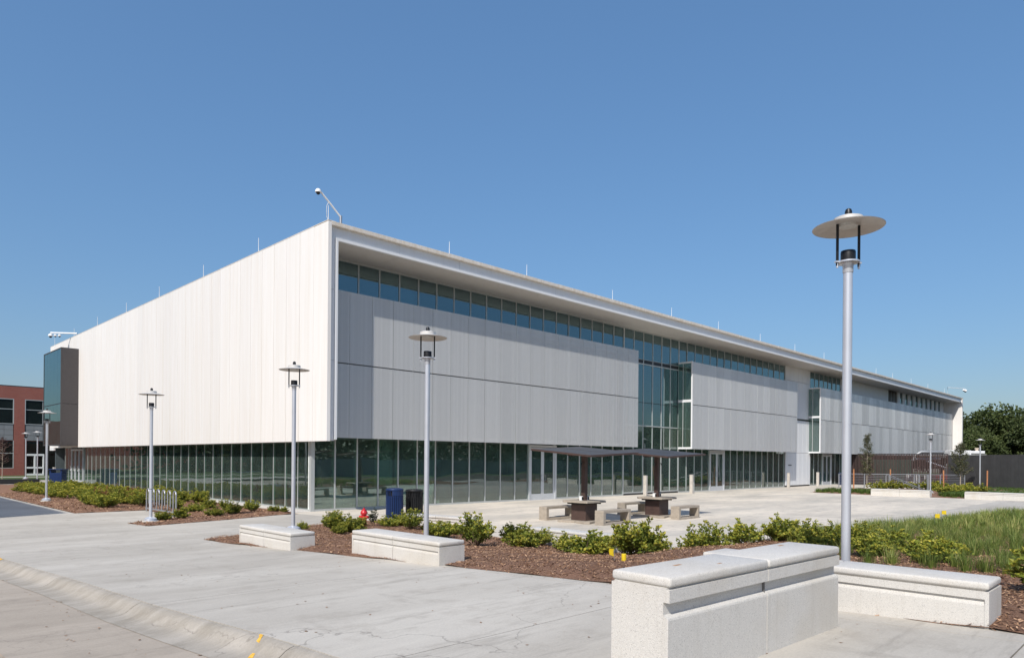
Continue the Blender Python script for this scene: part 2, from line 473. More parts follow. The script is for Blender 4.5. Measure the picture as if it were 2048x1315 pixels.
# ------------------------------------------------------------------ ground shape
XRP = [(-24, 30.), (-18.6, 24.), (-17.6, 14.), (-17.3, 5.), (-17.1, 1.8), (-15.2, -.9), (-10.9, -.8), (-9.2, -.1), (-1, 0)]
def interp(t, P):
    if t <= P[0][0]: return P[0][1]
    for (a, b), (c, d) in zip(P, P[1:]):
        if t <= c: return b + (d - b) * (t - a) / (c - a)
    return P[-1][1]
def sm(t):
    t = min(1, max(0, t)); return t * t * (3 - 2 * t)
def G(x, y):
    g = .031 * max(0, -y - 1)
    return g * (1 - sm((x + 6.3) / (interp(y, XRP) + 6.3)))
def curb_x(y):
    return interp(y, [(-40, -10.1), (-19.3, -10.42), (-18.27, -10.45), (-17.2, -10.53), (-15.9, -10.61), (-13.3, -10.68), (-12.1, -10.75), (-9.15, -10.87), (0, -11.1), (60, -11.4)])

# ground sheets
MB().add([(-900, -900, -0.9), (900, -900, -0.9), (900, 900, -0.9), (-900, 900, -0.9)], [(0, 1, 2, 3)]).build('ground', M['earth'])['kind'] = 'structure'

def grid_mesh(name, x0, x1, y0, y1, nx, ny, zf, mat, xl=None):
    mb = MB(); vs = []; fs = []
    for j in range(ny + 1):
        y = y0 + (y1 - y0) * j / ny
        a = xl(y) if xl else x0
        for i in range(nx + 1):
            x = a + (x1 - a) * i / nx
            vs.append((x, y, zf(x, y)))
    for j in range(ny):
        for i in range(nx):
            k = j * (nx + 1) + i
            fs.append((k, k + 1, k + nx + 2, k + nx + 1))
    mb.add(vs, fs)
    return mb.mesh(name, mat, 'all')

# the dark joint bed under the slabs carries them
walk = put('sidewalk', grid_mesh('sidewalk', -11, -0.8, -40, 64, 17, 104, lambda x, y: G(x, y) - 0.018, M['joint'], xl=lambda y: curb_x(y) - 0.02))
walk['kind'] = 'structure'
plaza = put('plaza', grid_mesh('plaza', -0.8, 60, -40, 36, 61, 76, lambda x, y: G(x, y) - 0.018, M['joint']))
plaza['kind'] = 'structure'

def slab(parent, x0, x1, y0, y1, mat, left=None):
    g = 0.006
    n = 4
    mb = MB(); vs = []; fs = []
    ya, yb = y0 + g, y1 - g
    for j in range(n + 1):
        y = ya + (yb - ya) * j / n
        a = (left(y) if left else x0) + g
        for i in range(n + 1):
            x = a + (x1 - g - a) * i / n
            vs.append((x, y, G(x, y)))
    for j in range(n):
        for i in range(n):
            k = j * (n + 1) + i
            fs.append((k, k + 1, k + n + 2, k + n + 1))
    # skirt
    ring = [i for i in range(n)] + [j * (n + 1) + n for j in range(n)] + [n * (n + 1) + n - i for i in range(n)] + [(n - j) * (n + 1) for j in range(n)]
    b = len(vs)
    for r in ring: vs.append((vs[r][0], vs[r][1], vs[r][2] - 0.05))
    m = len(ring)
    for i in range(m): fs.append((ring[(i + 1) % m], ring[i], b + i, b + (i + 1) % m))
    mb.add(vs, fs)
    me = mb.mesh('slab', mat, True)
    return put('slab', me, parent)

ys = [-34, -31, -28, -25.2, -22.75, -19.6, -15.9, -12.2, -8.4, -4.6, -0.8, 4.27, 8.5, 13, 17.5, 22, 26.5, 31, 36, 42]
for a, b in zip(ys, ys[1:]):
    slab(walk, 0, -6.72, a, b, M['sidewalk'], left=curb_x)
xs = [-6.72, -4.4, -0.8, 2.6, 6.0, 9.4, 12.8, 16.2, 19.6, 23.0, 26.4, 29.8, 33.2, 36.6, 40, 43.4, 46.8, 50.2, 53.6]
yp = [-25.2, -22.75, -19.6, -15.9, -12.2, -8.4, -4.6, -0.8]
for a, b in zip(xs, xs[1:]):
    for c, d in zip(yp, yp[1:]):
        sw = b < -0.5 or (c < -8.3 and b < 0) or c < -19
        slab(walk if sw else plaza, a, b, c, d, M['sidewalk'] if sw else M['plaza'])
    if a > -1:
        slab(plaza, a, b, -0.8, 0.06, M['plaza'])
slab(walk, -6.72, -4.4, -0.8, 4.27, M['sidewalk'])
for a, b in ((34, 38.4), (38.4, 42)):
    slab(walk, -6.72, -3.8, a, b, M['sidewalk']); slab(walk, -3.8, -0.8, a, b, M['sidewalk'])
# apron towards the brick building
put('path', grid_mesh('path', -30, 30, 38.5, 44, 10, 2, lambda x, y: 0.004, M['sidewalk']))['kind'] = 'structure'
put('path', grid_mesh('path', -30, 30, 52.5, 54.5, 10, 2, lambda x, y: 0.03, M['sidewalk']))['kind'] = 'structure'
put('lawn', grid_mesh('lawn', -40, 40, 44, 62, 10, 4, lambda x, y: 0.02, M['lawn']))['kind'] = 'structure'

# street with rolled gutter and kerb
prof = [(0.0, 0.0), (-0.02, -0.003), (-0.05, -0.010), (-0.09, -0.030), (-0.13, -0.062), (-0.17, -0.090), (-0.22, -0.106), (-0.30, -0.115), (-0.40, -0.119)]
n = len(prof)
def kerb_strip(name, y0, y1, mat, drop, parent=None, smooth='all'):
    vs = []; fs = []; k = max(2, int((y1 - y0) / 0.1))
    for q in range(k + 1):
        y = y0 + (y1 - y0) * q / k
        cx = curb_x(y) - 0.012
        for dx, dz in prof:
            e = 1 if -0.25 < dx < -0.03 else 0
            w = e * (0.003 * math.sin(y * 3.1 + dx * 9) + 0.002 * math.sin(y * 17 + dx * 30) + uni(-0.0012, 0.0012))
            vs.append((cx + dx + w, y, G(cx, y) + dz - drop + w * 0.5))
    for q in range(k):
        for i in range(n - 1):
            a = q * n + i
            fs.append((a, a + 1, a + n + 1, a + n))
    me = MB().add(vs, fs).mesh(name, mat, smooth)
    if me.polygons[0].normal.z < 0: me.flip_normals()
    return put(name, me, parent)
kerb = kerb_strip('kerb', -40, 60, M['joint'], 0.02)
yk = -39.7
while yk < 58:
    kerb_strip('kerb_section', yk, yk + 2.993, M['curb'], 0.0, kerb)
    yk += 3.0
kerb['kind'] = 'structure'
street = put('street', grid_mesh('street', -20, -11, -40, 60, 8, 100, lambda x, y: G(-10.8, y) - 0.128 - 0.012 * max(0, (-11.1 - x)), M['street']))
street.data.transform(Matrix.Identity(4))
street['kind'] = 'structure'
# join line of street to gutter: the street sheet reaches under the gutter edge
put('street', grid_mesh('street', -12, -10.62, -40, 60, 2, 100, lambda x, y: G(-10.8, y) - 0.1235, M['street']))['kind'] = 'structure'
# yellow paint stripes across the kerb
def kerb_stripe(y0, slant, w):
    mb = MB(); vs = []; fs = []
    for i, (dx, dz) in enumerate(prof):
        y = y0 + dx * slant
        cx = curb_x(y) - 0.006
        vs.append((cx + dx, y - w / 2, G(cx, y - w / 2) + dz + 0.004)); vs.append((cx + dx, y + w / 2 + 0.015 * math.sin(i * 2.3), G(cx, y + w / 2) + dz + 0.004))
    for i in range(len(prof) - 1): fs.append((2 * i, 2 * i + 1, 2 * i + 3, 2 * i + 2))
    return mb.add(vs, fs).build('painted_mark', M['yellowpaint'], kerb)
kerb_stripe(-18.15, 1.15, 0.055)
kerb_stripe(-19.42, 0.6, 0.05)
kerb_stripe(-9.2, 0.3, 0.5)
# west lawn and far surroundings seen in the glass
put('lawn', grid_mesh('lawn', -70, -20, 14, 150, 10, 20, lambda x, y: -0.13, M['lawn']))['kind'] = 'structure'
put('path', grid_mesh('path', -31, -28, 14, 150, 2, 20, lambda x, y: -0.10, M['sidewalk']))['kind'] = 'structure'
put('lawn', grid_mesh('lawn', 60, 160, -60, 40, 10, 10, lambda x, y: -0.05, M['lawn']))['kind'] = 'structure'
put('lawn', grid_mesh('lawn', 26, 160, -60, -26, 10, 10, lambda x, y: -0.03, M['lawn']))['kind'] = 'structure'

# ------------------------------------------------------------------ planting beds
def inside(x, y, poly):
    c = False; n = len(poly)
    for i in range(n):
        x1, y1 = poly[i]; x2, y2 = poly[(i + 1) % n]
        if (y1 > y) != (y2 > y) and x < (x2 - x1) * (y - y1) / (y2 - y1) + x1: c = not c
    return c
def edge_dist(x, y, poly):
    d = 1e9; n = len(poly)
    for i in range(n):
        x1, y1 = poly[i]; x2, y2 = poly[(i + 1) % n]
        L = (x2 - x1) ** 2 + (y2 - y1) ** 2
        t = max(0, min(1, ((x - x1) * (x2 - x1) + (y - y1) * (y2 - y1)) / L))
        d = min(d, math.hypot(x - x1 - t * (x2 - x1), y - y1 - t * (y2 - y1)))
    return d
def bedz(x, y, poly):
    d = edge_dist(x, y, poly)
    return G(x, y) + 0.008 + 0.05 * sm(d / 0.35) + 0.022 * math.sin(x * 2.1 + 1.3 * math.sin(y * 1.7)) * sm(d / 0.5) + 0.012 * math.sin(x * 7.3 + y * 5.1)
def bed(name, poly, step, mat):
    pts = []
    n = len(poly)
    for i in range(n):
        x1, y1 = poly[i]; x2, y2 = poly[(i + 1) % n]
        k = max(1, int(math.hypot(x2 - x1, y2 - y1) / 0.4))
        for j in range(k):
            w = 0.018 * math.sin(i * 5 + j * 2.7) if 0 < j else 0
            pts.append((x1 + (x2 - x1) * j / k + w, y1 + (y2 - y1) * j / k + w))
    nb = len(pts)
    x0 = min(p[0] for p in poly); x1 = max(p[0] for p in poly); y0 = min(p[1] for p in poly); y1 = max(p[1] for p in poly)
    y = y0
    while y < y1:
        x = x0
        while x < x1:
            px, py = x + uni(-.1, .1) * step, y + uni(-.1, .1) * step
            if inside(px, py, poly) and edge_dist(px, py, poly) > 0.12: pts.append((px, py))
            x += step
        y += step
    res = delaunay_2d_cdt([Vector(p) for p in pts], [(i, (i + 1) % nb) for i in range(nb)], [], 1, 1e-5)
    V = [(v.x, v.y, bedz(v.x, v.y, poly)) for v in res[0]]
    me = bpy.data.meshes.new(name)
    me.from_pydata(V, [], [tuple(f) for f in res[2]])
    me.materials.append(mat)
    me.polygons.foreach_set('use_smooth', [True] * len(me.polygons))
    me.update()
    bm = bmesh.new(); bm.from_mesh(me); bmesh.ops.recalc_face_normals(bm, faces=bm.faces)
    if sum(f.normal.z for f in bm.faces) < 0: bmesh.ops.reverse_faces(bm, faces=bm.faces)
    bm.to_mesh(me); bm.free()
    o = put(name, me)
    o['kind'] = 'structure'
    return o
BED_C = [(-7.22, -8.42), (-7.26, -10.0), (-6.98, -12.3), (-6.90, -13.7), (-6.66, -16), (-6.56, -17.5), (-6.46, -18.8), (-6.36, -20.8), (-6.42, -22.5),
         (-6.6, -24.0), (-6.8, -30), (26, -30), (26, -19), (14, -17.75), (5.5, -17.5), (1.8, -17.3), (-.9, -15.3), (-.8, -10.9), (-.22, -9.2), (-.2, -6),
         (.55, -4.6), (-.2, -4.8), (-1.4, -4.95), (-3.65, -6.0), (-6.39, -8.15)]
BED_A = [(-6.66, 34), (-6.72, 4.22), (-4.45, 4.30), (-4.42, 0.45), (-6.50, -0.85), (-6.52, -2.75), (-1.1, -0.55), (-0.75, -0.2), (-0.72, 34)]
BED_D = [(33.9, -5.0), (33.2, -6.0), (33.0, -12.5), (33.0, -13.9), (33.0, -24), (52, -24), (55.5, -8.2), (47, -8.5), (43, -4.6)]
bed('bed_of_mulch', BED_C, 0.30, M['mulch'])
bed('bed_of_mulch', BED_A, 0.40, M['mulch'])
bed('bed_of_mulch', BED_D, 0.9, M['mulch'])
bed('gravel_strip', [(-0.73, -0.2), (-0.73, 34), (-0.03, 34), (-0.03, -0.05)], 0.5, M['gravel'])

def stuff_mesh(name, vs, fs, tones, mat, parent=None):
    me = bpy.data.meshes.new(name)
    me.from_pydata(vs, [], fs)
    me.materials.append(mat)
    at = me.attributes.new('tone', 'FLOAT', 'FACE')
    at.data.foreach_set('value', tones)
    me.update()
    return me

# loose bark chips
def chips(poly, region, count, size):
    vs = []; fs = []; tn = []
    k = 0
    while k < count:
        x = uni(region[0], region[1]); y = uni(region[2], region[3])
        ins = inside(x, y, poly)
        if not ins and (rnd() > 0.25 or edge_dist(x, y, poly) > abs(random.gauss(0, 0.05))): continue
        k += 1
        z = bedz(x, y, poly) + uni(0.0, 0.012) if ins else G(x, y) + 0.001
        a = uni(0, math.pi); L = uni(0.4, 1.4) * size; W = L * uni(0.18, 0.4)
        t = uni(-0.5, 0.5); t2 = uni(-0.4, 0.4)
        ux, uy, uz = math.cos(a) * math.cos(t), math.sin(a) * math.cos(t), math.sin(t)
        vx, vy, vz = -math.sin(a), math.cos(a), math.sin(t2)
        b = len(vs)
        for s1, s2 in ((-1, -1), (1, -0.7), (0.8, 1), (-0.9, 0.8)):
            vs.append((x + ux * s1 * L / 2 + vx * s2 * W / 2, y + uy * s1 * L / 2 + vy * s2 * W / 2, z + 0.006 + uz * s1 * L / 2 + vz * s2 * W / 2))
        fs.append((b, b + 1, b + 2, b + 3)); tn.append(rnd() ** 1.6)
    return vs, fs, tn
vs, fs, tn = chips(BED_C, (-7.3, 3, -22.8, -4.6), 80000, 0.040)
put('bark_chips', stuff_mesh('bark_chips', vs, fs, tn, M['chip']))['kind'] = 'stuff'
vs, fs, tn = chips(BED_A, (-6.7, -0.8, -2.7, 20), 16000, 0.08)
put('bark_chips', stuff_mesh('bark_chips', vs, fs, tn, M['chip']))['kind'] = 'stuff'
# grit and dead leaves on the pavement
vs = []; fs = []; tn = []
for i in range(420):
    x = uni(-10.3, -6.8); y = uni(-22, 3)
    if i > 300: x, y = uni(-11.6, -10.5), uni(-20, -8)
    z = G(x, y) + 0.003 if i <= 300 else G(-10.8, y) - 0.117
    a = uni(0, 6.28); L = uni(0.006, 0.022)
    b = len(vs)
    for q in range(4):
        vs.append((x + L * math.cos(a + q * 1.57) * (1 if q % 2 else 0.6), y + L * math.sin(a + q * 1.57) * (1 if q % 2 else 0.6), z + 0.002 * (q % 2)))
    fs.append((b, b + 1, b + 2, b + 3)); tn.append(rnd() * 0.6)
put('grit', stuff_mesh('grit', vs, fs, tn, M['chip']))['kind'] = 'stuff'

# ------------------------------------------------------------------ the long building
m = 0.984            # front module
ml = 1.0145          # side module
bld = thing('college_building', 'long low white building with grey perforated screens, deep roof frame and glass ground floor', 'building')
def bpart(name, mb, mat, parent=None, bevel=0.0, smooth=False):
    return mb.build(name, mat, parent or bld, smooth, bevel=bevel)

# left wall of vertical precast panels
WX = -0.56
pw = box_mesh('wall_panel', (0, 0.14, 0.014, 1.006, 2.6, 10.285), M['white'], 0.006)
y = -2.03
k = 0
first = True
while y < 38.0:
    w = 1.02
    if first:
        w0 = -1.06 - y
        MB().box(WX, WX + 0.14, -2.05, -1.067, 2.6, 10.27).build('wall_panel', M['white'], bld, bevel=0.004)
        y = -1.06; first = False
        continue
    put('wall_panel', pw, bld, (WX, y, 0))
    y += w
YE = y
bpart('wall_core', MB().box(WX + 0.142, -0.30, -1.88, YE, 2.66, 10.18), M['backing'])
bpart('coping', MB().box(WX - 0.004, WX + 0.30, -2.04, YE, 10.29, 10.312), M['coping'])
bpart('wall_underside', MB().box(WX + 0.142, 0.0, -1.6, YE, 2.63, 2.66), M['whiteflat'])

# front frame : fin, fascia, lip, coping
for a, b in ((2.66, 5.45), (5.46, 7.95), (7.96, 10.18)):
    bpart('fin_panel', MB().box(WX + 0.142, -0.2, -1.90, -1.885, a, b), M['whiteflat'], bevel=0.002)
bpart('fin_lip', MB().box(-0.198, -0.11, -1.98, -1.0, 2.66, 9.678), M['whiteflat'], bevel=0.003)
bpart('fin_reveal', MB().box(-0.13, -0.05, -1.0, -0.02, 2.72, 9.7), M['whiteflat'])
xe = 89.5
x = WX + 0.145
nf = 30
step = (xe - x) / nf
for i in range(nf):
    a, b = x + i * step + 0.006, x + (i + 1) * step - 0.006
    bpart('fascia_panel', MB().box(max(a, -0.2), b, -1.90, -1.86, 9.785, 10.16), M['whiteflat'])
    bpart('coping_section', MB().box(a - (0 if i else 0.0), b, -2.05, -0.9, 10.165, 10.30 + 0.006 * math.sin(i * 1.7)), M['coping'], bevel=0.004)
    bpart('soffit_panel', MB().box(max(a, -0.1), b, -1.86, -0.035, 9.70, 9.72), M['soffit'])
    bpart('fascia_lip', MB().box(max(a - 0.005, -0.2), b + 0.005, -1.98, -1.865, 9.68, 9.775), M['whiteflat'])
bpart('fascia_backing', MB().box(WX + 0.15, xe, -1.86, -1.80, 9.73, 10.16), M['darkmetal'])
bpart('end_wall', MB().box(88.95, 89.05, -1.9, 0.0, 2.7, 9.72), M['white'])
for a in (0, 1, 2):
    bpart('end_fin_panel', MB().box(89.06, 89.5, -2.05 + a * 0.001, 6, 2.6 + a * 2.56, 5.15 + a * 2.56), M['white'])
bpart('end_fin_lip', MB().box(88.95, 89.055, -1.98, -1.9, 2.66, 9.68), M['white'])
bpart('roof', MB().box(-0.28, 89.4, -0.9, YE - 0.02, 10.05, 10.16), M['galv'])
bpart('rear_wall', MB().box(-0.2, 89.4, YE - 0.12, YE - 0.02, 0, 10.05), M['backing'])
bpart('right_wall', MB().box(89.1, 89.3, 6, YE - 0.2, 0, 10.05), M['brick'])

# interior
bpart('interior_floor', MB().box(0.06, 55, 0.06, 37, -0.02, 0.02), M['interiorfloor'])
bpart('interior_core', MB().box(8.5, 54.0, 6.0, 37, 0.02, 9.9), M['interior'])
bpart('interior_core', MB().box(5.0, 8.4, 14.0, 37, 0.02, 9.9), M['interiordark'])
for a, b in ((0.08, 19.6), (25.7, 55)):
    bpart('interior_ceiling', MB().box(a, b, 0.08, 36.9, 2.86, 3.0), M['interior'])
bpart('interior_ceiling', MB().box(0.08, 89, 0.08, 36.9, 9.74, 9.8), M['interior'])
bpart('interior_divider', MB().box(0.3, 89, 1.6, 1.7, 5.2, 9.74), M['interiordark'])
for k in range(1, 9):
    bpart('interior_column', MB().lathe([(0.16, 0.02), (0.16, 2.86)], 14, 6 * m * k + 0.35, 0.95), M['column'], smooth=True)
for k in range(1, 6):
    bpart('interior_column', MB().lathe([(0.16, 0.02), (0.16, 2.86)], 14, 0.95, 6.1 * k - 0.4), M['column'], smooth=True)
for px, pz in ((20.9, 0), (22.6, 0), (24.3, 0)):
    bpart('interior_column', MB().lathe([(0.15, 0.02), (0.15, 9.7)], 12, px, 1.3), M['column'], smooth=True)
bpart('stair_flight', MB().add([(21, 3.2, 0.1), (25, 3.2, 4.9), (25, 3.2, 5.2), (21, 3.2, 0.5), (21, 4.4, 0.1), (25, 4.4, 4.9), (25, 4.4, 5.2), (21, 4.4, 0.5)],
      [(0, 1, 2, 3), (4, 7, 6, 5), (0, 4, 5, 1), (3, 2, 6, 7), (0, 3, 7, 4), (1, 5, 6, 2)]), M['whiteflat'])

desk = box_mesh('interior_desk', (-0.8, 0.8, -0.4, 0.4, 0.02, 0.75), M['interior'], 0.02)
for k in range(14):
    put('interior_desk', desk, bld, (3.5 + k * 3.3, 2.6 + 0.8 * math.sin(k * 2.1), 0), rz=0.4 * k)
for k in range(7):
    put('interior_desk', desk, bld, (2.6 + 0.6 * math.sin(k), 4 + k * 4.3, 0), rz=0.7 * k)
blind = box_mesh('interior_blind', (0.05, 0.93, 0.30, 0.31, 0.9, 2.8), M['column'])
for k in (3, 9, 10, 16, 27, 33, 36, 39): put('interior_blind', blind, bld, (k * m, 0, 0), scale=(1, 1, 1))
# curtain wall : mullions, sills, panes
NX = 42
mul_full = MB().box(-0.028, 0.028, -0.035, 0.0, 0.07, 9.62).box(-0.02, 0.02, 0.0, 0.20, 0.07, 9.62, 1).mesh('mullion', [M['frame'], M['fin']])
mul_low = MB().box(-0.028, 0.028, -0.035, 0.0, 0.07, 2.80).box(-0.02, 0.02, 0.0, 0.20, 0.07, 2.80, 1).mesh('mullion', [M['frame'], M['fin']])
mul_side = MB().box(-0.016, 0.0, -0.026, 0.026, 0.07, 2.62).box(0.0, 0.13, -0.02, 0.02, 0.07, 2.62, 1).mesh('mullion', [M['frame'], M['fin']])
low_pane = MB().box(0.034, m - 0.034, -0.008, 0.004, 0.075, 2.80).mesh('window_pane', M['glass'])
cler_pane = MB().box(0.034, m - 0.034, -0.008, 0.004, 8.02, 9.615).mesh('window_pane', M['upglass'])
mid_pane = MB().box(0.034, m - 0.034, -0.008, 0.004, 4.11, 7.72).mesh('window_pane', M['upglass'])
mid_pane2 = MB().box(0.034, m - 0.034, -0.008, 0.004, 0.17, 4.05).mesh('window_pane', M['glass'])
side_pane = MB().box(-0.008, 0.004, 0.034, ml - 0.034, 0.075, 2.62).mesh('window_pane', M['glass'])
doors_at = (12, 13, 30, 31)
for i in range(0, NX + 1):
    if i in (13, 31):
        put('mullion', MB().box(-0.028, 0.028, -0.035, 0.0, 8.02, 9.62).mesh('mullion', M['frame']), bld, (i * m, 0, 0))
        continue
    put('mullion', mul_full, bld, (i * m, 0, 0), scale=((1.9, 1, 1) if i in (20, 26) else (1, 1, 1)))
def tilt(): return (uni(-0.0016, 0.0016), 0, uni(-0.0022, 0.0022))
for i in range(NX):
    put('window_pane', cler_pane, bld, (i * m, 0, 0), rot=tilt())
    if 20 <= i < 26:
        put('window_pane', mid_pane, bld, (i * m, 0, 0), rot=tilt()); put('window_pane', mid_pane2, bld, (i * m, 0, 0), rot=tilt())
    elif i not in doors_at:
        put('window_pane', low_pane, bld, (i * m, 0, 0), rot=tilt())
def rail(name, x0, x1, z0, z1, y0=-0.06, y1=0.1, mat='frame'):
    return bpart(name, MB().box(x0, x1, y0, y1, z0, z1), M[mat])
for a, b in ((0, 12), (14, 20), (26, 30), (32, 42)):
    rail('sill', a * m, b * m, 0.0, 0.072)
rail('base_step', 20 * m + 0.06, 26 * m - 0.06, 0.004, 0.10, -0.05, 0.1, 'darkmetal')
rail('sill', 20 * m + 0.06, 26 * m - 0.06, 0.101, 0.168)
rail('head_rail', -0.05, 42 * m, 9.618, 9.695)
rail('transom', 20 * m + 0.06, 26 * m - 0.06, 4.052, 4.108)
rail('transom', 20 * m + 0.06, 26 * m - 0.06, 5.45, 5.48, -0.03, 0.0, 'darkmetal')
rail('transom', 20 * m + 0.06, 26 * m - 0.06, 7.722, 7.78)
rail('beam', 20 * m + 0.06, 26 * m - 0.06, 7.785, 8.0, -0.02, 0.3, 'darkmetal')
rail('transom', 0, 42 * m, 7.95 + 0.052, 8.018, -0.062, 0.1)
rail('corner_post', -0.05, 0.10, 0.0, 2.62, -0.07, 0.08, 'frame')
# backing behind the screens
for a, b in ((0.0, 20 * m - 0.07), (26 * m + 0.07, 42 * m)):
    bpart('backing_wall', MB().box(a, b, 0.16, 0.22, 3.0, 7.95), M['backing'])

# left ground floor glazing
for j in range(1, 37):
    if j in (32, 33): continue
    put('mullion', mul_side, bld, (0, j * ml, 0))
for j in range(0, 36):
    if j in (31, 32, 33): continue
    put('window_pane', side_pane, bld, (0, j * ml + (0.04 if j == 0 else 0), 0), rot=(0, uni(-0.002, 0.002), uni(-0.003, 0.003)))
bpart('sill', MB().box(-0.06, 0.1, 0.09, 31 * ml, 0.0, 0.072), M['frame'])
bpart('sill', MB().box(-0.06, 0.1, 34 * ml, 36 * ml, 0.0, 0.072), M['frame'])

# doors
def door_leaf(w, h):
    f = MB()
    f.box(0.0, w, -0.05, 0.0, 0.01, 0.30); f.box(0, w, -0.05, 0, h - 0.12, h)
    f.box(0, 0.10, -0.05, 0, 0.302, h - 0.122); f.box(w - 0.10, w, -0.05, 0, 0.302, h - 0.122)
    return f.mesh('door', M['doorframe'], False, 0.003), MB().box(0.102, w - 0.102, -0.03, -0.02, 0.302, h - 0.122).mesh('pane', M['glass'])
def handle_mesh(flip):
    mb = MB(); s = -1 if flip else 1
    pts = [(0, -0.05, 0.95)] + [(s * 0.11 * math.sin(t), -0.11, 0.95 + 0.15 - 0.15 * math.cos(t)) for t in [math.pi * i / 8 for i in range(9)]] + [(0, -0.05, 1.25)]
    return mb.tube(pts, 0.012, 6).mesh('handle', M['galv'], True)
H1, H2 = handle_mesh(False), handle_mesh(True)
dl = door_leaf(0.86, 2.62)
def double_door(x0, x1, y=0.0):
    w = (x1 - x0)
    bpart('door_frame', MB().box(x0 - 0.04, x0 + 0.07, y - 0.09, y + 0.1, 0, 2.74).box(x1 - 0.07, x1 + 0.04, y - 0.09, y + 0.1, 0, 2.74)
          .box(x0 + 0.071, x1 - 0.071, y - 0.09, y + 0.1, 2.64, 2.74).box(x0 + 0.071, x1 - 0.071, y - 0.08, y + 0.06, 0.0, 0.015), M['doorframe'])
    s = (w - 0.15) / 2 / 0.86
    for k in (0, 1):
        d = put('door', dl[0], bld, (x0 + 0.074 + k * (w - 0.148) / 2, y, 0), scale=(s, 1, 1))
        put('pane', dl[1], d)
        put('handle', H2 if k == 0 else H1, d, (0.80 if k == 0 else 0.06, 0, 0))
double_door(12 * m, 14 * m); double_door(30 * m, 32 * m)
# side doors under the charcoal bay
leafs, pane_s = door_leaf(0.96, 2.5)
for k in range(3):
    d = put('door', leafs, bld, (-0.02, (31.0 + k + 1) * ml - 0.02, 0), rz=-math.pi / 2)
    put('pane', pane_s, d)
    bpart('handle', MB().tube([(0.12, -0.05, 0.95), (0.12, -0.13, 0.95), (0.12, -0.13, 1.3), (0.12, -0.05, 1.3)], 0.02, 6), M['whitepaint'], d)
for k in range(31, 35):
    bpart('door_frame', MB().box(-0.10, 0.08, k * ml - 0.045, k * ml + 0.0, 0, 2.6), M['doorframe'])

# perforated screens
pan_up = MB().box(0.006, m - 0.006, -0.02, 0.0, 5.545, 8.21).mesh('screen_panel', M['screen'])
pan_lo = MB().box(0.006, m - 0.006, -0.02, 0.0, 2.76, 5.505).mesh('screen_panel', M['screen'])
rib = MB().box(-0.01, 0.01, -0.035, -0.021, 2.76, 8.21).mesh('rib', M['screen'])
SY = -1.04
def screen(x0, n, ups=None, los=None):
    ups = ups or pan_up; los = los or pan_lo
    for i in range(n):
        put('screen_panel', ups, bld, (x0 + i * m, SY, 0)); put('screen_panel', los, bld, (x0 + i * m, SY, 0))
    x1 = x0 + n * m
    b = MB()
    for i in range(0, n + 1):
        xx = x0 + i * m
        b.box(xx - 0.02, xx + 0.02, SY + 0.03, SY + 0.10, 2.80, 8.18)
    b.box(x0, x1, SY + 0.11, SY + 0.16, 5.48, 5.56)
    b.box(x0, x1, SY + 0.11, SY + 0.16, 2.80, 2.88)
    b.box(x0, x1, SY + 0.11, SY + 0.16, 8.10, 8.18)
    bpart('screen_frame', b, M['galv'])
    bpart('screen_bottom', MB().box(x0, x1, SY + 0.17, -0.07, 2.81, 2.84), M['darkmetal'])
screen(-0.04, 20)
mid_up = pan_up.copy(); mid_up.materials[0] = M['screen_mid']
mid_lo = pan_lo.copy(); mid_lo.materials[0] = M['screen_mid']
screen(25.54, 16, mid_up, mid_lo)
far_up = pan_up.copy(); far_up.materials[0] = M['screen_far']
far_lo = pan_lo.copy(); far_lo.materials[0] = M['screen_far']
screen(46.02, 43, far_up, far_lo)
bpart('screen_panel', MB().box(46.02 + 43 * m, 88.94, SY - 0.02, SY, 2.76, 5.505), M['screen'])
bpart('screen_panel', MB().box(46.02 + 43 * m, 88.94, SY - 0.02, SY, 5.545, 8.21), M['screen'])
bpart('walkway_grating', MB().box(0, 19.6, SY + 0.2, -0.1, 7.9, 7.93), M['galv'])
# side glazing of the projecting bays
for xb in (25.48, 45.96):
    f = MB()
    f.box(xb, xb + 0.05, SY - 0.02, SY + 0.07, 2.76, 8.24)
    for z0, z1 in ((2.76, 2.88), (5.70, 5.86), (8.14, 8.24)):
        f.box(xb, xb + 0.05, SY + 0.071, -0.06, z0, z1)
    bpart('bay_frame', f, M['whiteflat'])
    bpart('bay_mullion', MB().box(xb, xb + 0.04, -0.42, -0.38, 2.88, 5.70).box(xb, xb + 0.04, -0.42, -0.38, 5.86, 8.14), M['frame'])
    for z0, z1 in ((2.885, 5.695), (5.865, 8.135)):
        for ya, yb in ((SY + 0.075, -0.425), (-0.375, -0.065)):
            bpart('window_pane', MB().box(xb + 0.01, xb + 0.02, ya, yb, z0, z1), M['glass'])
    bpart('bay_top', MB().box(xb + 0.05, xb + 3, SY + 0.17, -0.07, 8.15, 8.18), M['galv'])

# white panel zone between the screens
def cladding(x0, x1, z0, z1, w, yf=-0.0, mat='whiteflat'):
    n = max(1, round((x1 - x0) / w)); s = (x1 - x0) / n
    me = MB().box(0.008, s - 0.008, yf - 0.05, yf, z0, z1).mesh('wall_panel', M[mat], False, 0.003)
    for i in range(n): put('wall_panel', me, bld, (x0 + i * s, 0, 0))
    bpart('backing_wall', MB().box(x0, x1, yf + 0.002, yf + 0.06, z0, z1), M['darkmetal'])
cladding(41.39, 46.28, 8.57, 9.69, 0.8); cladding(41.39, 46.28, 5.56, 8.55, 0.8)
cladding(41.39, 46.28, 2.76, 5.40, 0.8, -0.06); cladding(41.39, 46.28, 0.12, 2.74, 0.8, -0.06)
bpart('wall_slot', MB().box(41.39, 46.28, -0.02, 0.05, 5.40, 5.56), M['black'])
bpart('wall_base', MB().box(41.39, 46.28, -0.03, 0.05, 0.0, 0.12), M['darkmetal'])
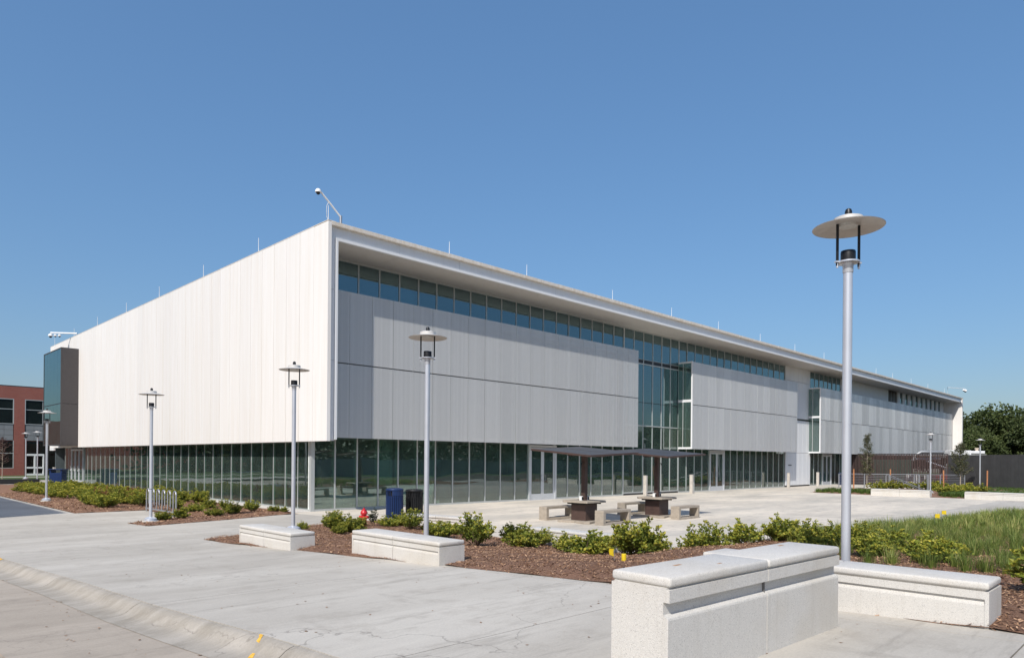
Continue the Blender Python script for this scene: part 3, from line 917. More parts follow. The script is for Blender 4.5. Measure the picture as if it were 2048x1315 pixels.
bpart('wall_plate', MB().box(41.9, 42.5, -0.13, -0.115, 1.72, 1.78), M['black'])
# right upper band: clerestory, panels, louvre, narrow windows
for i in range(7):
    xx = 46.28 + i * 0.993
    put('mullion', MB().box(-0.03, 0.03, -0.05, 0.1, 8.02, 9.62).mesh('mullion', M['frame']), bld, (xx, 0, 0))
    put('window_pane', cler_pane, bld, (xx, 0, 0), rot=tilt())
rail('head_rail', 46.28, 53.2, 9.62, 9.695)
cladding(53.25, 66.85, 8.0, 9.69, 0.62)
bpart('louvre_backing', MB().box(66.9, 69.7, 0.0, 0.05, 8.0, 9.6), M['black'])
lou = MB().box(66.9, 69.7, -0.05, -0.012, 0, 0.07).mesh('louvre_blade', M['brown'])
for i in range(12): put('louvre_blade', lou, bld, (0, 0, 8.1 + i * 0.13))
bpart('louvre_post', MB().box(67.75, 67.8, -0.07, -0.052, 8, 9.6).box(68.7, 68.75, -0.07, -0.052, 8, 9.6), M['galv'])
for i in range(9):
    a = 69.75 + i * 1.93
    bpart('wall_panel', MB().box(a, a + 0.95, -0.10, 0.02, 8.0, 9.69), M['whiteflat'])
    bpart('window_pane', MB().box(a + 0.96, a + 1.92, 0.0, 0.01, 8.0, 9.62), M['upglass'])
cladding(69.75 + 9 * 1.93, 88.9, 8.0, 9.69, 0.8)
bpart('backing_wall', MB().box(46.3, 88.9, 0.16, 0.22, 2.9, 8.0), M['backing'])
bpart('ceiling_under_screen', MB().box(54.7, 88.9, -0.07, 12, 2.82, 2.9), M['darkmetal'])
# entrance glazing at far right
xs3 = [46.28, 47.25, 48.22, 49.11]
for a, b in zip(xs3, xs3[1:]):
    bpart('window_pane', MB().box(a + 0.03, b - 0.03, -0.008, 0.004, 0.07, 2.8), M['glass'])
for a in xs3 + [52.1, 53.3, 54.5]: put('mullion', mul_low, bld, (a, 0, 0))
double_door(49.13, 51.1)
for a, b in ((51.14, 52.1), (52.1, 53.3), (53.3, 54.5)):
    bpart('window_pane', MB().box(a + 0.03, b - 0.03, -0.008, 0.004, 0.07, 2.8), M['glass'])
rail('sill', 46.28, 49.08, 0.0, 0.072); rail('sill', 51.15, 54.5, 0.0, 0.072)

# charcoal bay box with glass front on the left side
bx0, bx1, by0, by1, bz0, bz1 = -1.60, WX - 0.002, 30.54, 35.5, 2.78, 9.22
bay = MB().box(bx0 + 0.10, bx1, by0, by0 + 0.06, bz0, 5.52).box(bx0 + 0.10, bx1, by0, by0 + 0.06, 5.54, bz1)
bpart('bay_cheek', bay, M['box'])
bpart('bay_shell', MB().box(bx0, bx1, by0 + 0.001, by1, bz1, bz1 + 0.07).box(bx0, bx1, by0, by1, bz0 - 0.06, bz0 - 0.001)
      .box(bx0, bx1, by1, by1 + 0.07, bz0 - 0.06, bz1 + 0.07).box(bx0, bx0 + 0.098, by0, by0 + 0.07, bz0, bz1 - 0.001), M['box'])
for i in range(5):
    w = (by1 - by0 - 0.07) / 5
    a = by0 + 0.07 + i * w
    for z0, z1 in ((bz0, 5.50), (5.56, bz1 - 0.002)):
        bpart('window_pane', MB().box(bx0 + 0.02, bx0 + 0.03, a + 0.006, a + w - 0.006, z0, z1), M['upglass'])
bpart('transom', MB().box(bx0 + 0.015, bx0 + 0.06, by0 + 0.07, by1, 5.505, 5.555), M['darkmetal'])
bpart('bay_interior', MB().box(bx0 + 0.5, bx0 + 0.52, by0 + 0.07, by1, bz0, bz1), M['interiordark'])

# rooftop lightning rods (each a thing standing on the roof edge)
rods = [(x, -1.7, 'front') for x in (-0.36, 5.2, 9.8, 16.3, 22.0, 27.5, 33.4, 39.2, 44.9, 51, 57.6, 62.5, 68.7, 75, 82)] + [(-0.45, y, 'side') for y in (3.6, 9.3, 15.2, 20.7, 26.6, 32.3, 37.9)]
rod_me = MB().tube([(0, 0, 0), (0, 0, 0.62)], [0.013, 0.009], 6).mesh("lightning_rod", M["whitepaint"], True)
rod_base = MB().box(-0.04, 0.04, -0.04, 0.04, 0, 0.02).mesh('base_plate', M['galv'])
ords = ['first', 'second', 'third', 'fourth', 'fifth', 'sixth', 'seventh', 'eighth', 'ninth', 'tenth', 'eleventh', 'twelfth', 'thirteenth', 'fourteenth', 'fifteenth',
        'sixteenth', 'seventeenth', 'eighteenth', 'nineteenth', 'twentieth', 'twenty-first', 'twenty-second', 'twenty-third', 'twenty-fourth', 'twenty-fifth', 'twenty-sixth',
        'twenty-seventh', 'twenty-eighth', 'twenty-ninth', 'thirtieth', 'thirty-first', 'thirty-second', 'thirty-third', 'thirty-fourth', 'thirty-fifth', 'thirty-sixth']
c = {'front': 0, 'side': 0}
for x, y, w in rods:
    zz = 10.312 if w == 'side' or x < -0.3 else 10.305
    t = thing('lightning_rod', 'thin pale lightning rod, %s from the roof corner along the %s roof edge' % (ords[c[w]], 'long screened' if w == 'front' else 'white panelled side'), 'lightning rod', (x, y, zz), 0, 'lightning rods along the roof edges')
    c[w] += 1
    put('rod', rod_me, t); put('base_plate', rod_base, t)

def dome_camera(parent, p, s=1.0):
    x, y, z = p
    h = MB().lathe([(0.02 * s, z + 0.10 * s), (0.07 * s, z + 0.09 * s), (0.12 * s, z + 0.03 * s), (0.13 * s, z - 0.05 * s)], 16, x, y).build('camera_housing', M['whitepaint'], parent, True)
    MB().lathe([(0.085 * s, z - 0.05 * s), (0.08 * s, z - 0.10 * s), (0.045 * s, z - 0.14 * s), (0.01, z - 0.15 * s)], 14, x, y).build('lens_dome', M['black'], h, True)
    return h
t = thing('roof_camera', 'dome camera on a long slanting white arm at the near roof corner', 'camera', (0.38, -1.3, 10.30))
MB().lathe([(0.08, 0), (0.08, 0.03), (0.05, 0.035), (0.05, 0.55)], 12).build('post', M['galv'], t, True)
MB().tube([(0, 0, 0.50), (-0.42, 0, 0.87), (-0.84, 0, 1.22)], 0.032, 8).build('arm', M['whitepaint'], t, True)
MB().tube([(-0.1, 0, 0.02), (-0.38, 0.1, 0.16), (-0.52, 0.1, 0.42), (-0.55, 0.05, 0.78), (-0.5, 0, 0.92)], 0.010, 6).build('cable', M['whitepaint'], t, True)
dome_camera(t, (-0.92, 0, 1.20), 0.85)
t = thing('roof_camera', 'white boom arm with three hanging cameras at the far left roof end', 'camera', (-0.30, 32.2, 10.16))
MB().tube([(0, 0, 0), (0, 0, 0.42), (-1.35, 1.1, 0.42)], 0.05, 8).build('arm', M['whitepaint'], t, True)
MB().lathe([(0.10, 0), (0.10, 0.03)], 12).build('post', M['galv'], t)
for k, q in enumerate((1.0, 0.82, 0.66)):
    dome_camera(t, (-1.35 * q, 1.1 * q, 0.24), 1.15 if k == 0 else 0.8)
t = thing('roof_camera', 'thin boom arm with hanging camera at the far right roof end', 'camera', (84.4, -1.5, 10.31))
MB().tube([(0, 0, 0), (0, 0, 0.95), (3.1, -1.2, 0.95)], 0.03, 8).build('arm', M['whitepaint'], t, True)
MB().lathe([(0.10, 0), (0.10, 0.03)], 12).build('post', M['galv'], t)
dome_camera(t, (3.1, -1.2, 0.72), 1.5)
dome_camera(t, (2.8, -1.08, 0.76), 1.1)

# ------------------------------------------------------------------ concrete benches
def bench_segment(L, T, h, base, big, lend, rend):
    c = 0.062; g = 0.012; t = T / 2
    if big: band, rec, dep, cheek = 0.078, 0.095, 0.045, 0.0
    else: band, rec, dep, cheek = 0.062, 0.040, 0.022, 0.03
    z3 = h - c - g; z2 = z3 - band; z1 = z2 - rec
    # section with the recess on the front long face only
    prof = [(-t + 0.008, -base), (-t + 0.008, z1 - 0.012), (-t + 0.012, z1), (-t + dep, z1 + 0.02), (-t + dep, z2), (-t, z2), (-t, z3), (-t + 0.022, z3 + 0.001), (-t + 0.022, z3 + g),
            (t - 0.022, z3 + g), (t - 0.022, z3 + 0.001), (t, z3), (t, -base)]
    n = len(prof)
    a, b = -L / 2 + (cheek if lend else 0), L / 2 - (cheek if rend else 0)
    mb = MB()
    mb.add([(a, y, z) for y, z in prof] + [(b, y, z) for y, z in prof],
           [(i, (i + 1) % n, n + (i + 1) % n, n + i) for i in range(n)] + [tuple(range(n - 1, -1, -1)), tuple(range(n, 2 * n))])
    if cheek:
        if lend: mb.box(-L / 2, a, -t + 0.001, t, -base, z3)
        if rend: mb.box(b, L / 2, -t + 0.001, t, -base, z3)
    body = mb.mesh('bench_body', M['bench'])
    cap = MB().box(-L / 2, L / 2, -t - 0.004, t + 0.004, h - c, h).mesh('cap_stone', M['bench'], True, 0.02, 3)
    return body, cap
def bench(x, y, top, L, axis, label, h=0.40, T=0.48, base=0.3, rz=0.0):
    t = thing('concrete_bench', label, 'bench', (x, y, top - h), (0 if axis == 'x' else -math.pi / 2) + rz, 'concrete bench walls around the planting beds')
    for s in (-1, 1):
        b, c = bench_segment(L / 2 - 0.005, T, h, base, h > 0.5, s < 0, s > 0)
        o = put('bench_body', b, t, (s * (L / 4 + 0.0025), 0, 0))
        put('cap_stone', c, o)
    MB().box(-0.006, 0.006, -T / 2 + 0.03, T / 2 - 0.03, -base, h - 0.025).build('joint', M['benchjoint'], t)
    return t
bench(-6.87 + 0.0, -11.09, 0.655, 2.12, 'y', 'leftmost low pale concrete bench, at the bare tip of the mulch bed')
bench(-6.53, -14.77, 0.805, 2.30, 'y', 'two-piece concrete bench in front of the hydrant, lamp post rising behind it', h=0.42)
bench(-8.285, -21.27, 1.305, 2.41, 'x', 'tallest concrete bench wall at the lower right with rust marks on its cap', h=0.67, T=0.44, rz=math.radians(-2.6))
bench(-6.165, -21.18, 1.037, 2.56, 'y', 'concrete bench right of the tall foreground one, nearest lamp post rising behind it', h=0.42)
bench(-0.28, -8.0, 0.36, 2.5, 'y', 'concrete bench just right of the black litter bin on the plaza edge', h=0.40, rz=math.radians(11))
bench(-0.95, -13.6, 0.40, 2.5, 'y', 'concrete bench mostly hidden by shrubs, in front of the near picnic table', h=0.42)
bench(3.0, -17.85, 0.50, 3.0, 'x', 'concrete bench whose pale cap shows left of the nearest lamp post, grass around it', h=0.42)
bench(33.1, -10.75, 0.40, 3.2, 'y', 'distant concrete bench below the steel railing, between two grassy bed ends', h=0.40)
bench(33.1, -15.9, 0.40, 3.6, 'y', 'distant concrete bench at the right edge of the picture before the lawn', h=0.40)
# rusty marks on the big bench cap
mk = MB()
for x, y, w in ((-9.05, -21.2, 0.05), (-8.75, -21.35, 0.03), (-7.45, -21.2, 0.05)):
    mk.box(x, x + w * 1.6, y, y + w * 0.5, 1.3052, 1.3062)
mk.build('fallen_leaf', simple('dry_leaf', (0.40, 0.22, 0.10), 0.8))
tag(bpy.data.objects['fallen_leaf'], 'small dry tan leaf bits lying on the tallest bench cap', 'leaf', kind='stuff')

# ------------------------------------------------------------------ lamp posts
LM = {
    'plinth': MB().lathe([(0.23, -0.3), (0.23, 0.07), (0.215, 0.085)], 24).mesh('plinth', M['concrete'], True),
    'base_cover': MB().lathe([(0.175, 0.085), (0.165, 0.15), (0.10, 0.19), (0.05, 0.20)], 24).mesh('base_cover', M['silver'], True),
    'pole': MB().lathe([(0.046, 0.18), (0.046, 3.36)], 20).mesh('pole', M['silver'], True),
    'pole_band': MB().lathe([(0.0475, 1.02), (0.0475, 1.035)], 20).mesh('pole_band', M['black'], True),
    'collar': MB().lathe([(0.049, 3.361), (0.052, 3.37), (0.052, 3.43), (0.062, 3.455), (0.085, 3.462)], 20).mesh('collar', M['silver'], True),
    'cage_plate': MB().lathe([(0.115, 3.464), (0.115, 3.478)], 20).box(-0.145, 0.145, -0.018, 0.018, 3.464, 3.480).mesh('cage_plate', M['silver'], True),
    'ballast_can': MB().lathe([(0.072, 3.481), (0.073, 3.50), (0.073, 3.575), (0.070, 3.59)], 20).mesh('ballast_can', M['black'], True),
    'support_rod': MB().box(-0.012, 0.012, -0.009, 0.009, 3.43, 3.875).mesh('support_rod', M['black'], False, 0.002),
    'lamp_disc': MB().lathe([(0.10, 3.866), (0.20, 3.862), (0.345, 3.83), (0.35, 3.836), (0.20, 3.872), (0.14, 3.888), (0.14, 3.935), (0.10, 3.95), (0.05, 3.955)], 40).mesh('lamp_disc', M['silverlight'], True),
    'lens': MB().lathe([(0.09, 3.845), (0.105, 3.865)], 20).mesh('lens', simple('frosted_lens', (0.5, 0.49, 0.45), 0.3, 0, 0.2, 30), True),
    'photocell': MB().lathe([(0.036, 3.955), (0.036, 4.00), (0.028, 4.025), (0.012, 4.035)], 14).mesh('photocell', M['black'], True),
    'bracket_bolt': MB().lathe([(0.011, 3.41), (0.011, 3.455)], 8).mesh('bracket_bolt', M['silver']),
}
LAMPS = [(-5.47, -21.03, 'nearest and largest lamp post, rising behind the tall foreground bench against the sky'),
         (-5.28, -13.71, 'lamp post in front of the grey perforated screen, behind the two-piece bench by the hydrant'),
         (-5.22, -8.62, 'lamp post before the white wall near the building corner, behind the leftmost bench'),
         (-6.05, -1.45, 'lamp post on a round concrete plinth beside the bike rack'),
         (-6.12, 11.53, 'lamp post at the edge of the dense shrub bed near the charcoal bay'),
         (-0.75, 46.2, 'small distant lamp post left of the pair before the red brick building'),
         (-0.80, 41.6, 'small distant lamp post right of the pair before the red brick building'),
         (38.1, -11.1, 'distant lamp post in the grass strip between the two far right benches'),
         (51.7, -11.2, 'distant lamp post on the lawn before the charcoal fence')]
for x, y, lab in LAMPS:
    t = thing('lamp_post', lab, 'lamp post', (x, y, G(x, y)), math.radians(-38 + uni(-8, 8)), 'disc-topped lamp posts')
    for k in ('plinth', 'base_cover', 'pole', 'collar', 'cage_plate', 'ballast_can'): put(k, LM[k], t)
    if x == -6.05: put('pole_band', LM['pole_band'], t)
    for s in (-1, 1):
        o = put('support_rod', LM['support_rod'], t, (s * 0.122, 0, 0))
        put('bracket_bolt', LM['bracket_bolt'], o)
    d = put('lamp_disc', LM['lamp_disc'], t)
    put('lens', LM['lens'], d)
    put('photocell', LM['photocell'], t)

# ------------------------------------------------------------------ picnic tables with solar canopies, frame benches
fb_parts = [box_mesh('seat_slab', (-0.72, 0.72, -0.17, 0.17, 0.37, 0.45), M['tablec'], 0.006),
            box_mesh('side_slab', (0.60, 0.72, -0.169, 0.169, 0.07, 0.369), M['tablec'], 0.004),
            box_mesh('side_slab', (-0.72, -0.60, -0.169, 0.169, 0.07, 0.369), M['tablec'], 0.004),
            box_mesh('foot_slab', (-0.72, 0.72, -0.17, 0.17, 0.0, 0.069), M['tablec'], 0.006)]
def frame_bench(x, y, rz, lab, L=1.0):
    t = thing('frame_bench', lab, 'bench', (x, y, 0), rz, 'hollow concrete benches at the picnic tables')
    for me in fb_parts: put(me.name.split('.')[0], me, t, scale=(L, 1, 1))
def picnic(x, y, lab, rz=0.0):
    t = thing('picnic_table', lab, 'table', (x, y, 0), rz, 'solar picnic tables on the plaza')
    star = []
    for k in range(4):
        a = math.pi / 4 + k * math.pi / 2
        star += [(0.86 * math.cos(a - 0.10), 0.86 * math.sin(a - 0.10)), (0.86 * math.cos(a + 0.10), 0.86 * math.sin(a + 0.10)), (0.50 * math.cos(a + math.pi / 4), 0.50 * math.sin(a + math.pi / 4))]
    MB().prism(star, 0.0, 0.065).build('foot_slab', M['tablec'], t, bevel=0.008)
    b = MB().box(-0.30, 0.30, -0.30, 0.30, 0.065, 0.60).build('battery_box', M['brown'], t, bevel=0.006)
    MB().box(-0.306, -0.301, -0.27, 0.27, 0.36, 0.56).build('access_door', M['brown'], b)
    for sx in (-0.37, 0.37):
        MB().box(sx - 0.03, sx + 0.03, -0.38, 0.38, 0.585, 0.64).build('top_bracket', M['black'], t)
    c = 0.16; s = 0.57
    MB().prism([(-s, -s + 0.02), (-s + 0.02, -s), (s - c, -s), (s, -s + c), (s, s - 0.02), (s - 0.02, s), (-s + c, s), (-s, s - c)], 0.641, 0.70).build('table_top', M['tablec'], t, bevel=0.008)
    MB().box(-0.075, 0.075, -0.075, 0.075, 0.70, 2.16).build('pole', M['brown'], t, bevel=0.004)
    for s2 in (-1, 1):
        o = MB().box(s2 * 0.16 - 0.045, s2 * 0.16 + 0.045, -0.05, 0.05, 0.70, 0.84).build('outlet_box', M['whitepaint'], t, bevel=0.008)
        MB().box(s2 * 0.16 - 0.03, s2 * 0.16 + 0.03, -0.056, -0.051, 0.72, 0.82).build('outlet_cover', M['black'], o)
        MB().tube([(s2 * 0.08, 0, 1.93), (s2 * 0.2, -0.04, 1.90), (s2 * 0.22, -0.05, 1.84)], 0.018, 6).build('task_light', M['black'], t, True)
    # sloping canopy
    sx, sy, zc = 0.048, 0.085, 2.26
    def P(px, py, dz=0): return (px, py, zc + sx * px + sy * py + dz)
    h = 1.24
    def slope_box(x0, x1, y0, y1, a, b2):
        return [P(x0, y0, a), P(x1, y0, a), P(x1, y1, a), P(x0, y1, a), P(x0, y0, b2), P(x1, y0, b2), P(x1, y1, b2), P(x0, y1, b2)]
    F = [(0, 3, 2, 1), (4, 5, 6, 7), (0, 1, 5, 4), (1, 2, 6, 5), (2, 3, 7, 6), (3, 0, 4, 7)]
    fr = MB()
    for r in ((-h, h, -h, -h + 0.06), (-h, h, h - 0.06, h), (-h, -h + 0.06, -h + 0.061, h - 0.061), (h - 0.06, h, -h + 0.061, h - 0.061), (-0.04, 0.04, -h + 0.061, h - 0.061)):
        fr.add(slope_box(*r, 0.0, 0.055), F)
    can = fr.build('canopy_frame', M['brown'], t)
    for i in range(2):
        for j in range(3):
            MB().add(slope_box(-h + 0.062 + i * (h - 0.02), -0.042 + i * (h - 0.02), -h + 0.063 + j * 0.786, -h + 0.063 + j * 0.786 + 0.775, 0.03, 0.058), F).build('solar_panel', M['solar'], can)
    MB().add(slope_box(-0.75, 0.75, -0.10, 0.10, -0.09, -0.002), F).add(slope_box(-0.10, 0.10, -0.75, -0.101, -0.09, -0.002), F).add(slope_box(-0.10, 0.10, 0.101, 0.75, -0.09, -0.002), F).build('canopy_bracket', M['brown'], t)
    return t
picnic(4.55, -9.42, 'picnic table with sloping solar canopy, nearer of the two, left one in the picture')
picnic(8.32, -9.72, 'picnic table with sloping solar canopy, farther of the two, right one in the picture')
frame_bench(4.70, -8.12, 0, 'hollow tan concrete bench at the left side of the nearer picnic table')
frame_bench(4.69, -10.48, 0, 'hollow tan concrete bench at the right front side of the nearer picnic table')
frame_bench(8.55, -8.50, 0, 'hollow tan concrete bench at the left side of the farther picnic table')
frame_bench(8.33, -10.88, 0, 'hollow tan concrete bench at the right front side of the farther picnic table', 0.93)

# ------------------------------------------------------------------ litter bins
def litter_bin(x, y, mat, lab, h=1.0, r=0.29):
    t = thing('litter_bin', lab, 'litter bin', (x, y, G(x, y)), 0.4, 'slatted litter bins')
    MB().lathe([(r - 0.05, 0.04), (r - 0.05, h - 0.10)], 20).build('liner', M['black'], t, True)
    sl = MB().box(r - 0.022, r, -0.022, 0.022, 0.06, h - 0.26).mesh('slat', mat, False, 0.004)
    n = 28
    for k in range(n): put('slat', sl, t, rz=2 * math.pi * k / n)
    post = MB().box(r - 0.02, r - 0.004, -0.010, 0.010, h - 0.259, h - 0.085).mesh('slot_bar', mat)
    for k in range(20): put('slot_bar', post, t, rz=2 * math.pi * k / 20)
    MB().lathe([(r - 0.01, 0.0), (r + 0.004, 0.01), (r + 0.004, 0.05), (r - 0.01, 0.06)], 28).build('bottom_band', mat, t, True)
    MB().lathe([(r + 0.006, h - 0.085), (r + 0.012, h - 0.065), (r + 0.0, h - 0.03), (r - 0.08, h - 0.005), (r - 0.13, h)], 28).build('lid', mat, t, True)
    if mat is M['blue']:
        pts = [(r + 0.001) * 1.0] 
        cov = MB(); vs = []; fs = []
        for k in range(13):
            a = math.radians(-70 + 140 * k / 12)
            for z in (h - 0.25, h - 0.09): vs.append(((r - 0.002) * math.cos(a), (r - 0.002) * math.sin(a), z))
        for k in range(12): fs.append((2 * k, 2 * k + 2, 2 * k + 3, 2 * k + 1))
        cov.add(vs, fs).build('hood_panel', mat, t, True, rz=math.radians(-95))
    return t
litter_bin(0.62, -4.45, M['blue'], 'blue slatted litter bin beside the black one near the fire hydrant', 1.02)
litter_bin(1.52, -4.35, M['black'], 'black slatted litter bin right of the blue one near the fire hydrant', 0.96, 0.30)
litter_bin(51.7, -0.9, M['blue'], 'distant blue litter bin beside the far double glass doors', 1.10, 0.42)
t = thing('litter_bin', 'dark blue covered litter bin at the far left, beyond the shrub bed', 'litter bin', (-1.55, 31.3, 0), -0.75, 'slatted litter bins')
MB().box(-0.42, 0.42, -0.3, 0.3, 0.0, 0.86).build('cabinet', M['blue'], t, bevel=0.03)
MB().box(-0.5, 0.5, -0.36, 0.36, 1.06, 1.12).build('roof', M['blue'], t, bevel=0.02)
for a in (-0.36, 0.36): MB().box(a - 0.05, a + 0.05, -0.28, 0.28, 0.86, 1.06).build('post', M['blue'], t)

# ------------------------------------------------------------------ hydrant
t = thing('fire_hydrant', 'red fire hydrant among the shrubs in front of the building corner', 'hydrant', (-2.35, -7.18, G(-2.35, -7.18) + 0.04), math.radians(-60))
MB().lathe([(0.11, -0.1), (0.11, 0.03), (0.075, 0.035), (0.072, 0.38)], 18).build('barrel', M['red'], t, True)
MB().lathe([(0.10, 0.38), (0.10, 0.405), (0.088, 0.43), (0.065, 0.475), (0.03, 0.50)], 18).build('bonnet', M['red'], t, True)
MB().lathe([(0.024, 0.50), (0.024, 0.535)], 5).build('operating_nut', M['red'], t)
for s in (-1, 1):
    o = MB().tube([(s * 0.05, 0, 0.28), (s * 0.13, 0, 0.28)], 0.042, 12).build('hose_outlet', M['red'], t, True)
    MB().tube([(s * 0.131, 0, 0.28), (s * 0.15, 0, 0.28)], 0.03, 6).build('outlet_nut', M['red'], o)
MB().tube([(0, -0.05, 0.26), (0, -0.13, 0.26)], 0.055, 14).build('pumper_outlet', M['red'], t, True)
MB().lathe([(0.10, 0.355), (0.10, 0.372)], 18).build('flange', M['red'], t)

# ------------------------------------------------------------------ bike rack
t = thing('bike_rack', 'galvanised bike rack of six tall hoops beside the lamp post on a plinth', 'bike rack', (-4.52, 2.35, 0), math.pi / 2)
loop = [(-0.15, 0, 0.16), (-0.13, 0, 0.30), (-0.13, 0, 0.66)] + [(-0.13 * math.cos(a), 0, 0.70 + 0.13 * math.sin(a)) for a in [math.pi * i / 8 for i in range(9)]] + [(0.13, 0, 0.66), (0.13, 0, 0.30), (0.15, 0, 0.16), (0.22, 0, 0.10)]
hm = MB().tube(loop, 0.027, 10).mesh('hoop', M['galv'], True)
for k in range(6): put('hoop', hm, t, (-1.35 + k * 0.54, 0, 0))
MB().tube([(-1.48, 0, 0.0), (-1.48, 0, 0.69)], 0.028, 10).tube([(1.48, 0, 0.0), (1.48, 0, 0.69)], 0.028, 10).build('end_post', M['galv'], t, True)
MB().tube([(-1.49, 0, 0.11), (1.49, 0, 0.11)], 0.026, 10).build('base_rail', M['galv'], t, True)

# ------------------------------------------------------------------ bollards
bm_ = MB().prism([(-0.085, -0.10), (0.085, -0.10), (0.085, 0.10), (-0.085, 0.10)], 0, 1.16).mesh('bollard', M['concrete'], False, 0.01)
bc_ = MB().box(-0.088, 0.088, -0.103, 0.103, 1.161, 1.175).mesh('cap', M['galv'])
for x, y, lab in ((20.35, -1.1, 'square grey bollard left of the second picnic table pole, before the tall glazing'),
                  (25.4, -1.1, 'square grey bollard before the glass left of the middle double doors'),
                  (39.9, -1.0, 'dark square bollard in front of the shaded white panels'),
                  (45.9, -0.9, 'pale square bollard before the glass right of the white panels')):
    t = thing('bollard', lab, 'bollard', (x, y, 0), 0.1, 'square bollards along the facade')
    put('post', bm_, t); put('cap', bc_, t)
t = thing('bollard', 'small pale bollard before the brick building at the far left', 'bollard', (-0.6, 37.0, 0), 0, 'square bollards along the facade')
put('post', bm_, t); put('cap', bc_, t)

# ------------------------------------------------------------------ small yellow markers
t = thing('marker_can', 'yellow cylindrical marker standing in the mulch behind the tall bench', 'marker', (-4.93, -17.82, G(-4.93, -17.82) + 0.03))
MB().lathe([(0.035, 0), (0.035, 0.12), (0.03, 0.125)], 14).build('can', M['yellow'], t, True)
def flag(x, y, h, rz, lab):
    t = thing('marker_flag', lab, 'flag', (x, y, G(x, y) + 0.02), rz, 'yellow marker flags in the beds')
    MB().tube([(0, 0, 0), (0.01, 0, h)], 0.004, 5).build('wire', M['galv'], t)
    vs = []; fs = []
    for i in range(5):
        for j in range(4): vs.append((0.01 + i * 0.03, 0.012 * math.sin(i * 1.5 + j), h - 0.1 + j * 0.033))
    for i in range(4):
        for j in range(3): fs.append((i * 4 + j, i * 4 + j + 1, i * 4 + j + 5, i * 4 + j + 4))
    MB().add(vs, fs).build('flag_sheet', M['yellow'], t, True)
flag(-5.02, -17.72, 0.2, 1.2, 'yellow flag just left of the yellow can in the mulch')
flag(5.8, -19.13, 0.40, -0.8, 'larger left yellow flag standing in the grassy bed')
flag(8.2, -18.71, 0.42, -0.9, 'smaller right yellow flag standing in the grassy bed')

# ------------------------------------------------------------------ shrubs
def leaf_quad(vs, fs, tn, p, d, s, w, tone, up=None):
    d = d.normalized()
    side = d.cross(Vector((uni(-1, 1), uni(-1, 1), uni(0.2, 1))))
    if side.length < 1e-3: side = Vector((1, 0, 0))
    side.normalize()
    nrm = side.cross(d)
    b = len(vs)
    tip = p + d * s - nrm * s * 0.15
    mid = p + d * s * 0.5
    vs += [tuple(p), tuple(mid + side * w * 0.5 + nrm * w * 0.12), tuple(tip), tuple(mid - side * w * 0.5 + nrm * w * 0.12)]
    fs.append((b, b + 1, b + 2, b + 3)); tn.append(tone)

def shrub_mesh(name, R, H, stems, leaves, size, mat, open_=0.0):
    vs = []; fs = []; tn = []; st = MB()
    for k in range(stems):
        a = uni(0, 2 * math.pi); e = math.acos(uni(0.12, 1.0)) * (1 - open_ * 0.3)
        L = uni(0.6, 0.98) if rnd() < 0.8 else uni(0.98, 1.2)
        end = Vector((R * math.sin(e) * math.cos(a), R * math.sin(e) * math.sin(a), H * (0.25 + 0.75 * math.cos(e)))) * L
        start = Vector((uni(-.04, .04), uni(-.04, .04), 0.0))
        mid = (start + end) * 0.5 + Vector((0, 0, -0.1 * H)) + Vector((uni(-.03, .03), uni(-.03, .03), 0))
        if k % 3 == 0: st.tube([start, mid, end * 0.93], [0.006, 0.004, 0.002], 4)
        for j in range(leaves):
            t = uni(0.35, 1.0)
            t = 1 - (1 - t) ** 1.4
            p = start * (1 - t) ** 2 + mid * 2 * t * (1 - t) + end * t * t + Vector((uni(-.02, .02), uni(-.02, .02), uni(-.02, .02)))
            if p.z < 0.01: p.z = 0.012
            d = Vector((uni(-1, 1), uni(-1, 1), uni(-0.3, 1.0))) + end.normalized() * 0.5
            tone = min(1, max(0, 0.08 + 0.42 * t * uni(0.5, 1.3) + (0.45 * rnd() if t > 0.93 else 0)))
            leaf_quad(vs, fs, tn, p, d, size * uni(0.7, 1.2), size * uni(0.45, 0.65), tone)
        for j in range(6):
            a2 = j * 1.047 + rnd()
            leaf_quad(vs, fs, tn, end, Vector((math.cos(a2), math.sin(a2), uni(0.3, 0.9))), size * uni(0.8, 1.15), size * 0.6, min(1, uni(0.5, 1.0)))
    return stuff_mesh(name, vs, fs, tn, mat), st.mesh('stems', M['stem'])
SH = [shrub_mesh('foliage', 0.29, 0.31, 84, 26, 0.040, M['leaf']), shrub_mesh('foliage', 0.27, 0.36, 76, 26, 0.038, M['leaf'], 0.5),
      shrub_mesh('foliage', 0.32, 0.26, 88, 24, 0.040, M['leaf']), shrub_mesh('foliage', 0.26, 0.30, 70, 24, 0.038, M['leaf'])]
SHD = shrub_mesh('foliage', 0.22, 0.42, 26, 15, 0.04, M['leafdark'], 1.0)
SHR = shrub_mesh('foliage', 0.30, 0.30, 48, 15, 0.045, M['leafred'])
SHF = [shrub_mesh('foliage', 0.42, 0.34, 50, 15, 0.07, M['leaf']), shrub_mesh('foliage', 0.46, 0.38, 52, 15, 0.07, M['leaf'])]
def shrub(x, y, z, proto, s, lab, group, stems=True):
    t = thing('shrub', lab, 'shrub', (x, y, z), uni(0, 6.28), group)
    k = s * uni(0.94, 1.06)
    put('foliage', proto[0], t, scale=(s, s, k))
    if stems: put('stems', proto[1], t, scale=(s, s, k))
def zc(x, y): return bedz(x, y, BED_C) - 0.01
